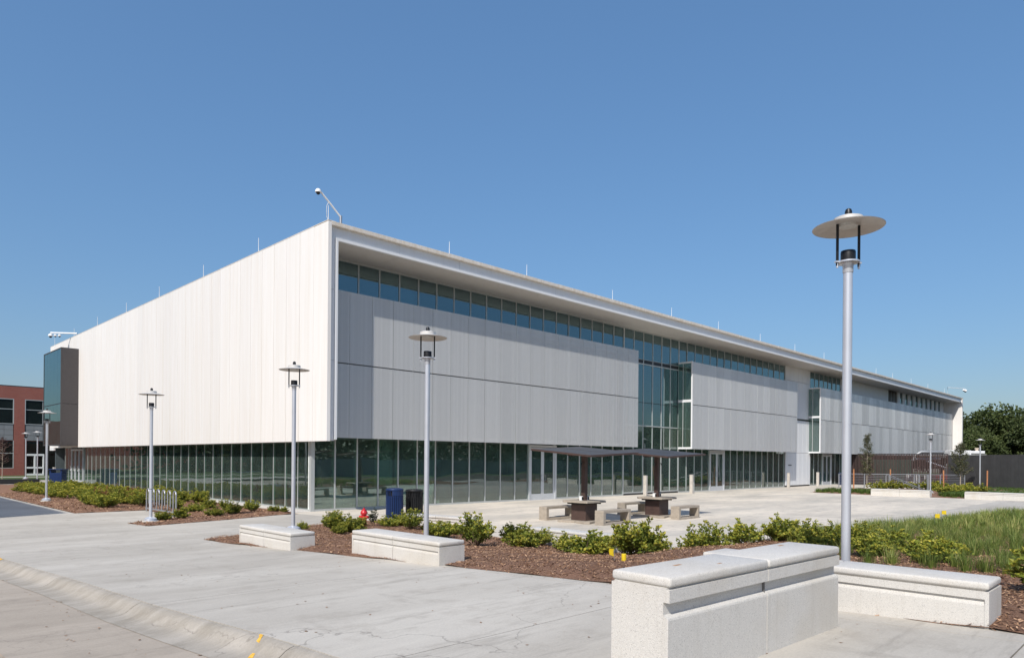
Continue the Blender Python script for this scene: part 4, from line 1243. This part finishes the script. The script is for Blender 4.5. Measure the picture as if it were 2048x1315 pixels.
# middle bed: base point and width of every shrub
CB = [(-4.55, -9.55, .42, 0, 'behind the right end of the leftmost bench'), (-4.0, -8.35, .72, 1, 'between the leftmost bench and the hydrant'),
      (-3.55, -7.9, .62, 2, 'just left of the hydrant, low and wide'), (-3.9, -9.1, .78, 0, 'in the gap between the leftmost bench and the two-piece bench'),
      (-3.05, -6.75, .58, 1, 'touching the left side of the hydrant'), (-4.75, -8.2, .40, 3, 'small one at the lamp post behind the leftmost bench'),
      (-1.75, -6.75, .60, 4, 'dark sparse one just right of the hydrant'), (-1.9, -7.7, .62, 2, 'low one right of the hydrant behind the two-piece bench'),
      (-1.25, -7.3, .72, 0, 'in front of the blue litter bin'), (-1.95, -8.85, .78, 1, 'at the lamp post, below the bench by the black bin'),
      (-1.55, -9.0, .50, 3, 'small one tucked behind the lamp post by the two-piece bench'), (-2.75, -11.0, .80, 0, 'just right of the lamp post behind the two-piece bench'),
      (-1.45, -9.9, .66, 2, 'against the face of the bench by the black bin'), (-3.55, -13.15, .92, 1, 'tall one standing alone right of the two-piece bench'),
      (-1.75, -11.15, .72, 3, 'before the right end of the bench by the black bin'), (-1.3, -11.9, .56, 4, 'dark upright one at the plaza edge left of the picnic benches'),
      (-1.45, -12.2, .82, 0, 'left of the hidden bench below the picnic table'), (-2.6, -13.6, .92, 2, 'front one with pale leaves left of the hidden bench'),
      (-1.55, -13.15, .62, 1, 'narrow one covering the left end of the hidden bench'), (-1.7, -14.0, .72, 3, 'in front of the middle of the hidden bench'),
      (-2.55, -15.2, 1.05, 2, 'broad front one below the nearer picnic table'), (-1.6, -14.8, .8, 0, 'covering the right end of the hidden bench'),
      (-1.75, -15.6, .7, 1, 'behind the broad front pair, below the picnic bench'), (-2.75, -16.55, 1.15, 0, 'largest front one beside the yellow can'),
      (-1.35, -16.15, .62, 3, 'small one right of the large front shrub'), (-0.55, -16.35, .72, 2, 'in the back row left of the tall foreground bench'),
      (-1.45, -17.1, .9, 1, 'touching the far end of the tall foreground bench cap'), (0.1, -16.7, .68, 0, 'first behind the tall foreground bench, back row'),
      (-0.55, -17.45, .85, 3, 'second behind the tall foreground bench, front row'), (0.5, -17.1, .6, 2, 'third behind the tall foreground bench, back row'),
      (-0.15, -18.0, .8, 0, 'above the middle of the tall foreground bench'), (0.3, -17.95, .5, 2, 'left of the bench cap beside the nearest lamp post'),
      (0.1, -18.6, .5, 2, 'low one in front of the bench cap beside the nearest lamp post'), (0.9, -18.5, .42, 2, 'just below the bench cap beside the nearest lamp post'),
      (-0.9, -18.75, .66, 1, 'close behind the tall bench near its right end'), (-1.35, -19.6, .74, 0, 'immediately right of the nearest lamp post, bushy'),
      (-2.1, -19.35, .62, 2, 'low one at the foot of the nearest lamp post'), (-0.9, -20.1, .7, 3, 'second to the right of the nearest lamp post'),
      (-2.3, -20.3, .62, 0, 'behind the left part of the bench by the nearest lamp post'), (-1.9, -20.95, .78, 2, 'dark green broad one above the middle of the right foreground bench'),
      (-1.1, -20.9, .60, 2, 'behind the right foreground bench, right of the dark green broad one'), (-2.6, -21.15, .7, 3, 'low one hugging the back of the right foreground bench'),
      (-4.55, -22.75, 1.0, 0, 'foreground one at the right picture edge beyond the bench end'), (-3.9, -22.9, .9, 2, 'at the right picture edge behind the foreground one'),
      (-0.2, -19.5, .62, 1, 'among the first grass right of the nearest lamp post')]
for x, y, w, k, lab in CB:
    pr = SHD if k == 4 else SH[k]
    shrub(x, y, zc(x, y), pr, w / 0.58, ('yellow-green shrub ' if k != 4 else 'leafy shrub, ') + lab, 'shrubs in the middle mulch bed')
# left beds: small clump near the rack
AB = [(-5.55, -1.0, .62, 0, 'at the foot of the bike rack lamp, left one'), (-5.0, -0.9, .66, 3, 'in front of the last hoops of the bike rack'),
      (-3.6, 0.0, .62, 2, 'first right of the bike rack, front row'), (-2.9, 0.1, .66, 0, 'second right of the bike rack, front row'),
      (-2.6, 1.4, .62, 1, 'second right of the bike rack, back row'), (-3.5, 2.0, .7, 2, 'first right of the bike rack, back row'),
      (-2.0, .55, .62, 1, 'third right of the bike rack, front row'), (-1.55, 1.9, .52, 3, 'against the glass behind the third front one'),
      (-1.35, .25, .48, 0, 'fourth right of the bike rack, nearest the building corner but one'), (-1.15, -.15, .4, 3, 'smallest one nearest the glass building corner'),
      (-2.5, 3.3, .7, 0, 'behind the right half of the bike rack'), (-3.6, 3.5, .7, 1, 'behind the middle of the bike rack')]
for x, y, w, k, lab in AB:
    shrub(x, y, bedz(x, y, BED_A) - 0.01, SH[k], w / 0.58, 'yellow-green shrub ' + lab, 'shrubs in the left mulch bed')
# dense planting along the glass wall, in rows parallel to it
rows = ['row nearest the pavement', 'second row from the pavement', 'third row from the pavement', 'row nearest the glass wall']
for r, xr_ in enumerate((-5.15, -4.05, -2.95, -1.8)):
    y = 5.6 + 0.3 * r; k = 0
    while y < 29 - 0.2 * r:
        xx = xr_ + uni(-.22, .22)
        if not (r == 0 and (9.8 < y < 13.2 or y > 21)):
            red = (r in (1, 2) and 8.0 < y < 11.0 and rnd() < 0.7)
            pr = SHR if red else (SHF[k % 2] if y > 13 else SH[int(rnd() * 4)])
            shrub(xx, y, bedz(xx, y, BED_A) - 0.01, pr, (uni(.92, 1.12) if y > 13 else uni(1.45, 1.75)),
                  '%s shrub, %s from the bike rack in the %s' % ('rusty brown' if red else 'green', ords[k], rows[r]), 'shrubs in the left mulch bed', stems=y < 14)
            k += 1
        y += uni(0.86, 1.02)
# far right bed shrubs
for k, (x, y) in enumerate(((40.6, -7.2), (41.7, -7.6), (42.8, -7.9), (43.6, -8.6), (44.4, -9.3), (45.4, -9.9), (37.6, -12.0), (38.6, -12.4), (39.5, -12.9), (40.6, -12.5), (42.5, -13.0), (36.6, -12.4))):
    shrub(x, y, bedz(x, y, BED_D), SHF[k % 2], uni(1.3, 1.7), 'yellow-green low shrub, %s from the left in the far bed before the slatted fence' % ords[k], 'shrubs in the far right bed', stems=False)

# ------------------------------------------------------------------ grass tufts
def tufts(spots, blades, h, w, seg=2):
    vs = []; fs = []; tn = []
    for x, y, z, s in spots:
        base_t = uni(0, 0.45)
        for b in range(blades):
            a = uni(0, 2 * math.pi); r = abs(random.gauss(0, 0.06)) * s
            px, py = x + r * math.cos(a), y + r * math.sin(a)
            lean = uni(0.1, 0.75); H = h * s * uni(0.5, 1.1); a2 = a + uni(-.7, .7)
            ux, uy = math.cos(a2), math.sin(a2)
            k0 = len(vs)
            for q in range(seg + 1):
                t = q / seg
                cx = px + ux * lean * H * t * t; cy = py + uy * lean * H * t * t; cz = z + H * t * (1 - 0.25 * lean * t)
                ww = w * (1 - t * 0.9) / 2
                vs += [(cx - uy * ww, cy + ux * ww, cz), (cx + uy * ww, cy - ux * ww, cz)]
            tone = min(1, base_t + rnd() * 0.5 + (0.35 if rnd() < 0.15 else 0))
            for q in range(seg):
                fs.append((k0 + 2 * q, k0 + 2 * q + 1, k0 + 2 * q + 3, k0 + 2 * q + 2)); tn.append(tone)
    return vs, fs, tn
spots = []
tries = 0
while len(spots) < 760 and tries < 90000:
    tries += 1
    x = uni(-3.2, 21); y = uni(-24, -17.6)
    if not inside(x, y, BED_C) or edge_dist(x, y, BED_C) < 0.15: continue
    if x < -0.4 + (y + 17.6) * -0.05 and y > -19.8: continue
    if x < -0.6 and y < -19.8 and rnd() < 0.35: continue
    dens = 0.9 if x > 4 else 0.5
    if x > 1 and y > -19.3: dens = 1.0
    if math.sin(x * 1.9 + y * 2.3) < -0.55 and y < -19: continue
    if rnd() > dens: continue
    if math.sin(x * 3.3 - y * 1.7) + math.sin(x * 0.9 + y * 4.1) < -0.55: continue
    if any((x - a) ** 2 + (y - b) ** 2 < (0.22 if x < 6 else 0.3) ** 2 for a, b, _, _ in spots): continue
    spots.append((x, y, bedz(x, y, BED_C) - 0.005, uni(0.6, 1.35)))
near = [s for s in spots if s[0] < 5]; far = [s for s in spots if s[0] >= 5]
v, f, t_ = tufts(near, 110, 0.25, 0.0085)
put('ornamental_grass', stuff_mesh('ornamental_grass', v, f, t_, M['grass']))['kind'] = 'stuff'
v, f, t_ = tufts(far, 75, 0.28, 0.016)
put('ornamental_grass', stuff_mesh('ornamental_grass', v, f, t_, M['grass']))['kind'] = 'stuff'
fars = [(x, y, 0.03, 1.2) for x, y in [(uni(33.4, 36.2), uni(-9.0, -5.6)) for _ in range(120)] + [(uni(33.4, 37), uni(-14.2, -12.6)) for _ in range(130)] + [(uni(33.4, 47), uni(-24, -17)) for _ in range(60)]]
v, f, t_ = tufts(fars, 40, 0.26, 0.03)
put('ornamental_grass', stuff_mesh('ornamental_grass', v, f, t_, M['lawnblade']))['kind'] = 'stuff'
lawnR = put('lawn', grid_mesh('lawn', 42.5, 56, -26, -9.4, 12, 12, lambda x, y: 0.07 + 0.02 * math.sin(x), M['lawn']))
lawnR['kind'] = 'structure'
v, f, t_ = tufts([(uni(42, 55.5), uni(-24, -9.6), 0.07, 1.0) for _ in range(900)], 14, 0.14, 0.03, 1)
put('lawn_grass', stuff_mesh('lawn_grass', v, f, t_, M['lawnblade']))['kind'] = 'stuff'

# ------------------------------------------------------------------ trees
def crown_mesh(name, n, R, H, size, mat, lobes=14, hollow=0.45):
    vs = []; fs = []; tn = []
    L = []
    for k in range(lobes):
        a = uni(0, 6.28); e = uni(-0.75, 1)
        rr = R * uni(0.35, 0.72) * math.sqrt(max(0.05, 1 - e * e * 0.8))
        L.append((Vector((rr * math.cos(a), rr * math.sin(a), H * 0.5 + e * H * 0.36)), R * uni(0.26, 0.46)))
    L.append((Vector((0, 0, H * 0.55)), R * 0.6))
    for i in range(n):
        c, r = random.choice(L)
        d = Vector((random.gauss(0, 1), random.gauss(0, 1), random.gauss(0, 1))).normalized()
        rad = r * (hollow + (1 - hollow) * rnd() ** 0.5) * uni(0.85, 1.12)
        p = c + Vector((d.x, d.y, d.z * 0.8)) * rad
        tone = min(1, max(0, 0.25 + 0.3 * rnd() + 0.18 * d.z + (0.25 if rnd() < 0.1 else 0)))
        dd = Vector((uni(-1, 1), uni(-1, 1), uni(-0.8, 0.6))) + d * 0.6
        leaf_quad(vs, fs, tn, p, dd, size * uni(0.7, 1.3), size * uni(0.5, 0.8), tone)
    return stuff_mesh(name, vs, fs, tn, mat)
def trunk_mesh(h, r, mat, limbs=4):
    mb = MB().tube([(0, 0, -0.2), (0.03, 0.02, h * 0.5), (0, 0.04, h)], [r, r * 0.8, r * 0.4], 9)
    for k in range(limbs):
        a = k * 6.28 / limbs + rnd(); z = h * uni(0.45, 0.7)
        mb.tube([(0, 0, z), (0.18 * h * math.cos(a), 0.18 * h * math.sin(a), z + h * 0.2), (0.3 * h * math.cos(a), 0.3 * h * math.sin(a), z + h * 0.42)], [r * 0.5, r * 0.3, r * 0.12], 6)
    return mb.mesh('trunk', mat, True)
CR = [crown_mesh('crown', 11000, 4.6, 8.4, 0.40, M['leaftree'], 26) for _ in range(3)]
TR = trunk_mesh(7.0, 0.25, M['trunk'])
FT = [(97, 2, 0, 1.12), (101, -4, 1, 1.2), (96, -9, 2, 0.98), (104, -12, 0, 1.12), (98, -16.5, 1, 0.95), (108, -20, 2, 1.1), (99, -24, 0, 0.9), (112, -28, 1, 1.15), (100, -31, 2, 0.98), (110, -6, 2, 1.28), (116, -14, 1, 1.2), (92, -3.5, 2, .8), (90, -12.5, 1, .72), (92, -20, 0, .74), (93, -27, 2, .76), (104, -37, 1, 1.0), (95, 8, 1, 1.1)]
FT = [(x, y, c_, s * (0.84 if y < -15 else 0.95)) for x, y, c_, s in FT]
for k, (x, y, c_, s) in enumerate(sorted(FT, key=lambda q: -(q[1] - 0.9 * (q[0] - 90)))):
    t = thing('tree', 'dense dark green tree beyond the charcoal fence, %s from the building end' % ords[k], 'tree', (x, y, -0.3), uni(0, 6.28), 'trees beyond the charcoal fence')
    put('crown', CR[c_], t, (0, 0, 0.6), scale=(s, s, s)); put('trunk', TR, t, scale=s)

def young_tree(x, y, h, lab, w=0.75, mat='leafyoung', n=1500, base=1.05):
    t = thing('young_tree', lab, 'tree', (x, y, 0.03), uni(0, 6), 'young planted trees')
    mb = MB().tube([(0, 0, -0.1), (0.02, 0, h * 0.5), (0, 0.02, h * 0.97)], [0.035, 0.026, 0.006], 8)
    vs = []; fs = []; tn = []
    for k in range(30):
        z = base + (h - base) * (k / 30) * 0.95
        a = k * 2.4 + rnd(); L = w * (1 - 0.75 * ((z - base) / (h - base))) * uni(0.6, 1.15)
        if z < base + 0.25 * (h - base): L *= 0.8
        e = Vector((L * math.cos(a), L * math.sin(a), z + L * 0.6))
        mb.tube([(0, 0, z), ((e.x) * 0.5, e.y * 0.5, z + L * 0.2), tuple(e)], [0.010, 0.007, 0.003], 4)
        for j in range(n // 30):
            q = uni(0.2, 1.05)
            p = Vector((0, 0, z)).lerp(e, q) + Vector((random.gauss(0, .06), random.gauss(0, .06), random.gauss(0, .07)))
            leaf_quad(vs, fs, tn, p, Vector((uni(-1, 1), uni(-1, 1), uni(-.8, .6))), uni(0.06, 0.12), uni(0.03, 0.055), rnd())
    put('crown', stuff_mesh('crown', vs, fs, tn, M[mat]), t)
    mb.build('trunk', M['paletrunk'], t, True)
young_tree(41.3, -6.2, 4.15, 'slim young tree with narrow crown standing before the brown slats, between two stakes', 0.62, n=2700)
young_tree(41.7, -12.0, 3.35, 'young tree with wider round crown before the charcoal fence, between two stakes', 0.95, n=3300)
young_tree(-2.7, 44.0, 3.4, 'bare maroon-leaved young tree at the far left before the brick building', 1.0, 'leafmaroon', 900, 1.3)
for x, y, r, lab in ((40.4, -5.6, 0.03, 'left stake of the slim young tree'), (42.6, -7.4, 0.02, 'right stake of the slim young tree'), (40.9, -11.2, 0.03, 'left stake of the round young tree'), (42.9, -13.3, -0.05, 'right stake of the round young tree')):
    o = MB().tube([(0, 0, -0.1), (r, r * .5, 1.5)], 0.045, 6).build('tree_stake', M['wood'], None, False, (x, y, 0.03))
    tag(o, 'orange brown timber post, ' + lab, 'stake', 'timber tree stakes')

# ------------------------------------------------------------------ railing by the far bed
t = thing('steel_railing', 'low galvanised railing with thin horizontal cables before the slatted fence', 'railing', (0, 0, 0))
RP = [(44.2, -3.2), (45.4, -4.7), (46.4, -6.2), (47.5, -7.7), (48.6, -9.2), (49.6, -10.6)]
rp = MB().box(-0.03, 0.03, -0.03, 0.03, 0, 1.08).mesh('post', M['galv'])
for x, y in RP: put('post', rp, t, (x, y, 0.03), rz=-0.9)
for k in range(8):
    z = 1.10 - k * 0.13
    MB().tube([(x, y, z) for x, y in RP], 0.022 if k == 0 else 0.008, 5).build('top_rail' if k == 0 else 'cable', M['galv'], t)
t = thing('stair_handrail', 'pair of sloping steel handrails going down behind the far bench', 'handrail', (0, 0, 0))
for dx in (0, 0.9):
    MB().tube([(41.9 + dx, -7.6 + dx * .6, 1.10), (41.2 + dx, -8.9 + dx * .6, 0.62), (40.4 + dx, -10.3 + dx * .6, 0.1)], 0.025, 6).build('rail', M['galv'], t)
    MB().box(41.86 + dx, 41.94 + dx, -7.64 + dx * .6, -7.56 + dx * .6, 0, 1.08).build('post', M['galv'], t)
for x, y, lab in ((43.6, -9.0, 'left post of the pair'), (43.9, -9.5, 'right post of the pair')):
    o = MB().box(-0.09, 0.09, -0.06, 0.06, 0, 1.08).build('gate_post', M['galv'], None, False, (x, y, 0.05), 0.6, bevel=0.01)
    tag(o, 'wide galvanised gate post before the far shrubs, ' + lab, 'post', 'steel gate posts')

# ------------------------------------------------------------------ slatted fence, charcoal fence, yard behind
A, B = Vector((54.7, -0.5)), Vector((56.0, -8.0))
t = thing('slatted_fence', 'dark brown vertical slat fence under the far screens with equipment showing through', 'fence', (0, 0, 0))
dv = (B - A); n = 62
sl = MB().box(-0.042, 0.042, -0.05, 0.05, 0.08, 2.78).mesh('slat', M['slat'])
ang = math.atan2(dv.y, dv.x)
for i in range(n):
    p = A + dv * (i / (n - 1)); put('slat', sl, t, (p.x, p.y, 0), rz=ang)
for z in (0.35, 2.6):
    MB().box(0, dv.length, 0.052, 0.09, z, z + 0.06).build('rail', M['slat'], t, False, (A.x, A.y, 0), ang)
MB().box(-0.05, dv.length + 0.05, -0.06, 0.06, 2.781, 2.83).build('top_cap', M['darkmetal'], t, False, (A.x, A.y, 0), ang)
t = thing('charcoal_fence', 'tall charcoal fence of close vertical boards running to the right edge', 'fence', (0, 0, 0))
C2, D2 = Vector((56.0, -8.05)), Vector((49.0, -20.5))
dv = D2 - C2; ang = math.atan2(dv.y, dv.x); n = 48; s = dv.length / n
bd = MB().box(0.004, s - 0.004, -0.02, 0.02, 0.02, 2.72).mesh('board', M['screenwall'])
for i in range(n):
    p = C2 + dv * (i / n); put('board', bd, t, (p.x, p.y, 0), rz=ang + uni(-.01, .01))
MB().box(0, dv.length, 0.03, 0.06, 0.05, 2.6).build('backing', M['black'], t, False, (C2.x, C2.y, 0), ang)
put('yard', grid_mesh('yard', 55, 90, -40, 14, 4, 4, lambda x, y: 0.0, M['asphalt']))['kind'] = 'structure'
o = thing('generator', 'dark green equipment cabinet behind the slatted fence', 'generator', (60.5, -2.4, 0), -1.4)
MB().box(-1.6, 1.6, -0.9, 0.9, 0.2, 2.3).build('cabinet', simple('dark_green_paint', (0.02, 0.07, 0.05), 0.5), o, bevel=0.03)
MB().box(-1.5, 1.5, -0.8, 0.8, 0, 0.19).build('plinth', M['concrete'], o)
for k in range(6): MB().box(-1.3 + k * 0.12, -1.25 + k * 0.12, -0.94, -0.905, 0.6, 1.8).build('vent_slat', M['black'], o)
for k, (x, y, h) in enumerate(((60.0, -4.2, 0.95), (60.5, -5.6, 0.85), (60.8, -6.6, 0.9))):
    o = thing('air_handler', 'pale equipment unit seen through the slats, %s from the left' % ords[k], 'equipment', (x, y, 0), -1.45, 'equipment units behind the slatted fence')
    MB().box(-0.5, 0.5, -0.4, 0.4, 0.1, h).build('casing', M['whitepaint'], o, bevel=0.02)
    MB().box(-0.4, 0.4, -0.44, -0.405, 0.3, h - 0.3).build('grille', M['galv'], o)
    MB().box(-0.45, 0.45, -0.35, 0.35, 0, 0.099).build('foot', M['black'], o)
# overhead duct and roof unit
M['duct'] = simple('duct_sheet_metal', (0.30, 0.31, 0.32), 0.5, 0.5)
o = thing('air_duct', 'shiny round steel duct bending down above the slatted fence', 'duct', (0, 0, 0))
MB().tube([(57.6, -4.9, 2.2), (57.7, -5.1, 2.75), (57.95, -5.45, 3.0), (58.4, -6.0, 3.0), (59.3, -6.9, 3.0)], 0.15, 16).build('pipe', M['duct'], o, True)
MB().tube([(59.0, -5.6, 2.2), (59.6, -7.0, 1.6)], 0.09, 12).tube([(58.6, -4.9, 2.35), (59.6, -6.6, 2.4)], 0.10, 12).build('branch_pipe', M['galv'], o, True)
o = thing('rooftop_unit', 'long white equipment housing above the charcoal fence beside the building end', 'equipment', (60.6, -8.3, 0), math.radians(-45))
MB().box(-1.55, 0.35, -0.4, 0.4, 2.72, 3.18).build('casing', M['whitepaint'], o, bevel=0.03)
MB().box(0.36, 1.6, -0.38, 0.38, 2.90, 3.14).build('casing', M['whitepaint'], o, bevel=0.03)
MB().box(0.36, 1.75, -0.36, 0.36, 2.70, 2.82).build('base_rail', M['whitepaint'], o)
MB().box(-1.5, 1.6, -0.3, 0.3, 2.5, 2.69).build('support', M['darkmetal'], o)
for a in (-1.4, 0.2, 1.4): MB().box(a, a + 0.1, -0.3, 0.3, 0, 2.49).build('leg', M['darkmetal'], o)
MB().lathe([(0.13, 3.14), (0.13, 3.30), (0.17, 3.31), (0.17, 3.42)], 12, 1.1, 0).build('vent_cap', M['orangebrick'], o, True)
o = thing('yellow_hopper', 'small yellow machine part behind the last slats', 'equipment', (60.2, -7.4, 0), -1.5)
MB().box(-0.3, 0.3, -0.3, 0.3, 1.9, 2.55).build('hopper', M['yellow'], o, bevel=0.02)
for a in (-0.22, 0.22): MB().box(a - 0.04, a + 0.04, -0.2, 0.2, 0, 1.899).build('leg', M['darkmetal'], o)
# parked pickup seen through the slats
o = thing('pickup_truck', 'red pickup truck parked behind the slatted fence, seen through the gaps', 'pickup truck', (59.6, -7.6, 0), math.radians(120))
body = MB().add([(-1.6, -0.85, 0.45), (1.6, -0.85, 0.45), (1.6, 0.85, 0.45), (-1.6, 0.85, 0.45), (-1.6, -0.85, 1.0), (1.6, -0.85, 0.95), (1.6, 0.85, 0.95), (-1.6, 0.85, 1.0)],
                [(0, 3, 2, 1), (4, 5, 6, 7), (0, 1, 5, 4), (1, 2, 6, 5), (2, 3, 7, 6), (3, 0, 4, 7)]).build('body', simple('maroon_paint', (0.22, 0.02, 0.025), 0.4), o, bevel=0.06)
MB().add([(-0.5, -0.78, 0.98), (0.75, -0.78, 0.98), (0.75, 0.78, 0.98), (-0.5, 0.78, 0.98), (-0.4, -0.66, 1.5), (0.4, -0.66, 1.5), (0.4, 0.66, 1.5), (-0.4, 0.66, 1.5)],
         [(0, 3, 2, 1), (4, 5, 6, 7), (0, 1, 5, 4), (1, 2, 6, 5), (2, 3, 7, 6), (3, 0, 4, 7)]).build('cab', M['darkglass'], o)
for a in (-1.05, 1.05):
    for b in (-0.8, 0.8): MB().tube([(a, b - 0.1, 0.33), (a, b + 0.1, 0.33)], 0.33, 14).build('wheel', M['tire'], o, True)

# ------------------------------------------------------------------ red brick building, far left
br = thing('brick_building', 'red brick building with large dark windows at the far left', 'building', (0, 60, 0))
def brpart(name, mb, mat, p=None): return mb.build(name, mat, p or br)
def brick_bay(x0, x1):
    # window stack with upper window, panelled spandrel and lower window, then the pier right of it
    w = brpart('window', MB().box(x0, x1, 0.10, 0.14, 5.2, 7.55), M['darkglass'])
    f = MB(); z0, z1 = 5.12, 7.63
    f.box(x0 - .05, x0 + .02, 0.0, 0.16, z0, z1); f.box(x1 - .02, x1 + .05, 0.0, 0.16, z0, z1); f.box(x0 + .021, x1 - .021, 0, 0.16, z0, z0 + .07); f.box(x0 + .021, x1 - .021, 0, 0.16, z1 - .07, z1)
    f.box(x0 + .021, x1 - .021, 0.06, 0.15, 6.58, 6.64); f.box((x0 + x1) / 2 - .02, (x0 + x1) / 2 + .02, 0.061, 0.149, 5.2, 6.579); f.box((x0 + x1) / 2 - .02, (x0 + x1) / 2 + .02, 0.061, 0.149, 6.641, 7.55)
    brpart('frame', f, M['frame'], w)
    n = 4; s = (x1 - x0) / n
    for i in range(n):
        for j in range(3):
            brpart('spandrel_panel', MB().box(x0 + i * s + .01, x0 + (i + 1) * s - .01, 0.05, 0.10, 3.52 + j * .53, 4.03 + j * .53), M['galvpanel'])
    return w
M['galvpanel'] = simple('grey_spandrel', (0.23, 0.24, 0.25), 0.6, 0.1, 0.05, rand=0.05)
brpart('wall', MB().box(-3.4, 14, 0.2, 18, -0.2, 8.6), M['brick'])
brpart('wall_cap', MB().box(-3.5, 14.1, 0.0, 18.1, 8.86, 8.95), M['darkmetal'])
brpart('wall', MB().box(-3.4, 14, 0.0, 0.199, 7.64, 8.86), M['brick'])
brpart('wall', MB().box(-3.4, 14, 0.0, 0.199, -0.2, 0.0), M['concrete'])
bays = [-2.32 + 0.0 + 3.95 * i for i in range(0, 4)]
prev = -3.4
for x0 in bays:
    x1 = x0 + 2.95
    brpart('pier', MB().box(prev, x0 - 0.052, 0.0, 0.198, 0.001, 7.639), M['brick'])
    prev = x1 + 0.052
    brick_bay(x0, x1)
    if abs(x0 - 1.63) < 0.1:
        w = brpart('window', MB().box(x0, x1, 0.10, 0.14, 2.2, 3.4), M['darkglass'])
        brpart('door_frame', MB().box(x0, x0 + .12, 0, .15, 0, 2.19).box(x0 + .75, x0 + .88, 0, .15, 0, 2.19).box(x0 + 1.5, x0 + 1.62, 0, .15, 0, 2.19).box(x0 + .121, x0 + .749, 0, .15, 2.0, 2.19)
               .box(x0 + .881, x0 + 1.499, 0, .15, 2.0, 2.19).box(x0 + .121, x0 + .749, 0, .15, .72, .88).box(x0 + .881, x0 + 1.499, 0, .15, .72, .88).box(x0 + .121, x0 + .749, 0, .15, 0, .2).box(x0 + .881, x0 + 1.499, 0, .15, 0, .2), M['whitepaint'])
        brpart('door_glass', MB().box(x0, x1, .16, .18, 0, 2.19), M['darkglass'])
    else:
        w = brpart('window', MB().box(x0, x1, 0.10, 0.14, 0.8, 3.4), M['darkglass'])
        brpart('wall', MB().box(x0 - .05, x1 + .05, 0.0, 0.195, 0.0, 0.74), M['brick'])
        brpart('frame', MB().box(x0, x1, 0, 0.15, 0.741, 0.80).box(x0, x1, 0.05, 0.15, 2.2, 2.27).box(x0 - .05, x0, 0, .15, .741, 3.5).box(x1, x1 + .05, 0, .15, .741, 3.5), M['frame'], w)
brpart('pier', MB().box(prev, 14, 0.0, 0.198, 0.001, 7.639), M['brick'])
# low sunlit wing between the two buildings
wg = thing('brick_wing', 'low sunlit red brick wing seen under the charcoal bay beside the glass wall', 'building', (0, 0, 0))
for y in (40.9, 43.0):
    MB().box(0.9, 1.6, y, y + 0.5, 0, 2.75).build('pier', M['brick'], wg)
    MB().box(0.85, 1.65, y - 0.05, y + 0.55, 0.0, 0.35).build('pier_base', M['concrete'], wg)
MB().box(1.45, 1.5, 41.5, 42.9, 0.3, 2.6).build('window', M['darkglass'], wg)
MB().box(1.38, 1.44, 41.45, 41.55, 0.3, 2.7).box(1.38, 1.44, 42.85, 42.95, 0.3, 2.7).build('window_frame', M['whitepaint'], wg)
MB().box(0.7, 1.6, 43.6, 45.0, 2.45, 2.85).build('canopy_end', M['whitepaint'], wg)
lb = MB().box(0.75, 1.6, 0, 1.3, 0, 0.05).mesh('louvre_blade', M['whitepaint'])
for k in range(6): put('louvre_blade', lb, wg, (0, 41.1, 1.95 + 0.14 * k))
MB().box(1.6, 8, 39.6, 47.4, -0.1, 3.4).build('wall', M['brick'], wg)
MB().box(-0.7, -0.1, 38.5, 39.2, 0.0, 0.0 + 0.01).build('doormat', M['black'], wg)

# bronze-coloured low step wall beyond the shrubs at the left
o = MB().box(-6.4, -1.8, 35.5, 35.8, 0.0, 0.35).build('low_wall', M['darkmetal'])
tag(o, 'low dark retaining edge beyond the shrub bed at the far left', 'wall')

# ------------------------------------------------------------------ surroundings outside the frame that the glass reflects and that cast the left shadow
wb = thing('brick_hall', 'three storey red brick hall west of the street, reflected in the side glass', 'building', (0, 0, 0))
MB().box(-60, -20.3, -1.25, 19, -0.2, 14.0).build('wall', M['brick'], wb)
for k in range(5):
    for z in (1, 5.2, 9.4):
        MB().box(-20.32, -20.26, 0.6 + k * 3.7, 2.8 + k * 3.7, z, z + 2.4).build('window', M['darkglass'], wb)
MB().box(-60, -12, 105, 112, -0.2, 7.5).build('brick_annex', M['brick'])
tag(bpy.data.objects['brick_annex'], 'plain brick block beyond the north west lawn, reflected in the side glass', 'building')
tl = []
def treeline(name, pts, n, size, mat, hmin, hmax, wid):
    vs = []; fs = []; tn = []
    for i in range(n):
        k = int(rnd() * (len(pts) - 1)); p = Vector(pts[k]).lerp(Vector(pts[k + 1]), rnd())
        s = p.x * 0.23 + p.y * 0.31
        hh = hmin + (hmax - hmin) * (0.5 + 0.3 * math.sin(s) + 0.2 * math.sin(2.7 * s + 1))
        z = hh * (1 - rnd() ** 1.8)
        q = Vector((p.x + random.gauss(0, wid * (1.1 - z / hh * 0.6)), p.y + random.gauss(0, wid * (1.1 - z / hh * 0.6)), z))
        leaf_quad(vs, fs, tn, q, Vector((uni(-1, 1), uni(-1, 1), uni(-1, 1))), size * uni(.7, 1.3), size * .7, rnd() * 0.8)
    o = put(name, stuff_mesh(name, vs, fs, tn, mat)); o['kind'] = 'stuff'
    return o
M['woods'] = leaf_mat('woodland_leaf', (0.05, 0.07, 0.03), (0.11, 0.14, 0.06), (0.2, 0.22, 0.1), 0.35, 0.1)
treeline('woodland', [(-40, -78), (10, -66), (60, -62), (110, -58), (160, -50)], 42000, 0.8, M['woods'], 5.5, 9.0, 1.6)
treeline('woodland', [(-38, 20), (-36, 50), (-34, 77), (-20, 84)], 18000, 0.7, M['woods'], 4, 7, 1.4)
gf = thing('board_fence', 'long grey board fence south of the plaza, reflected in the front glass', 'fence', (0, 0, 0))
gb = MB().box(0, 1.98, -0.03, 0.03, -0.1, 1.9).mesh('board', M['greyfence'])
for i in range(75): put('board', gb, gf, (-10 + i * 2, -46 + 0.1 * (i % 2), 0))
bpy.context.view_layer.update()
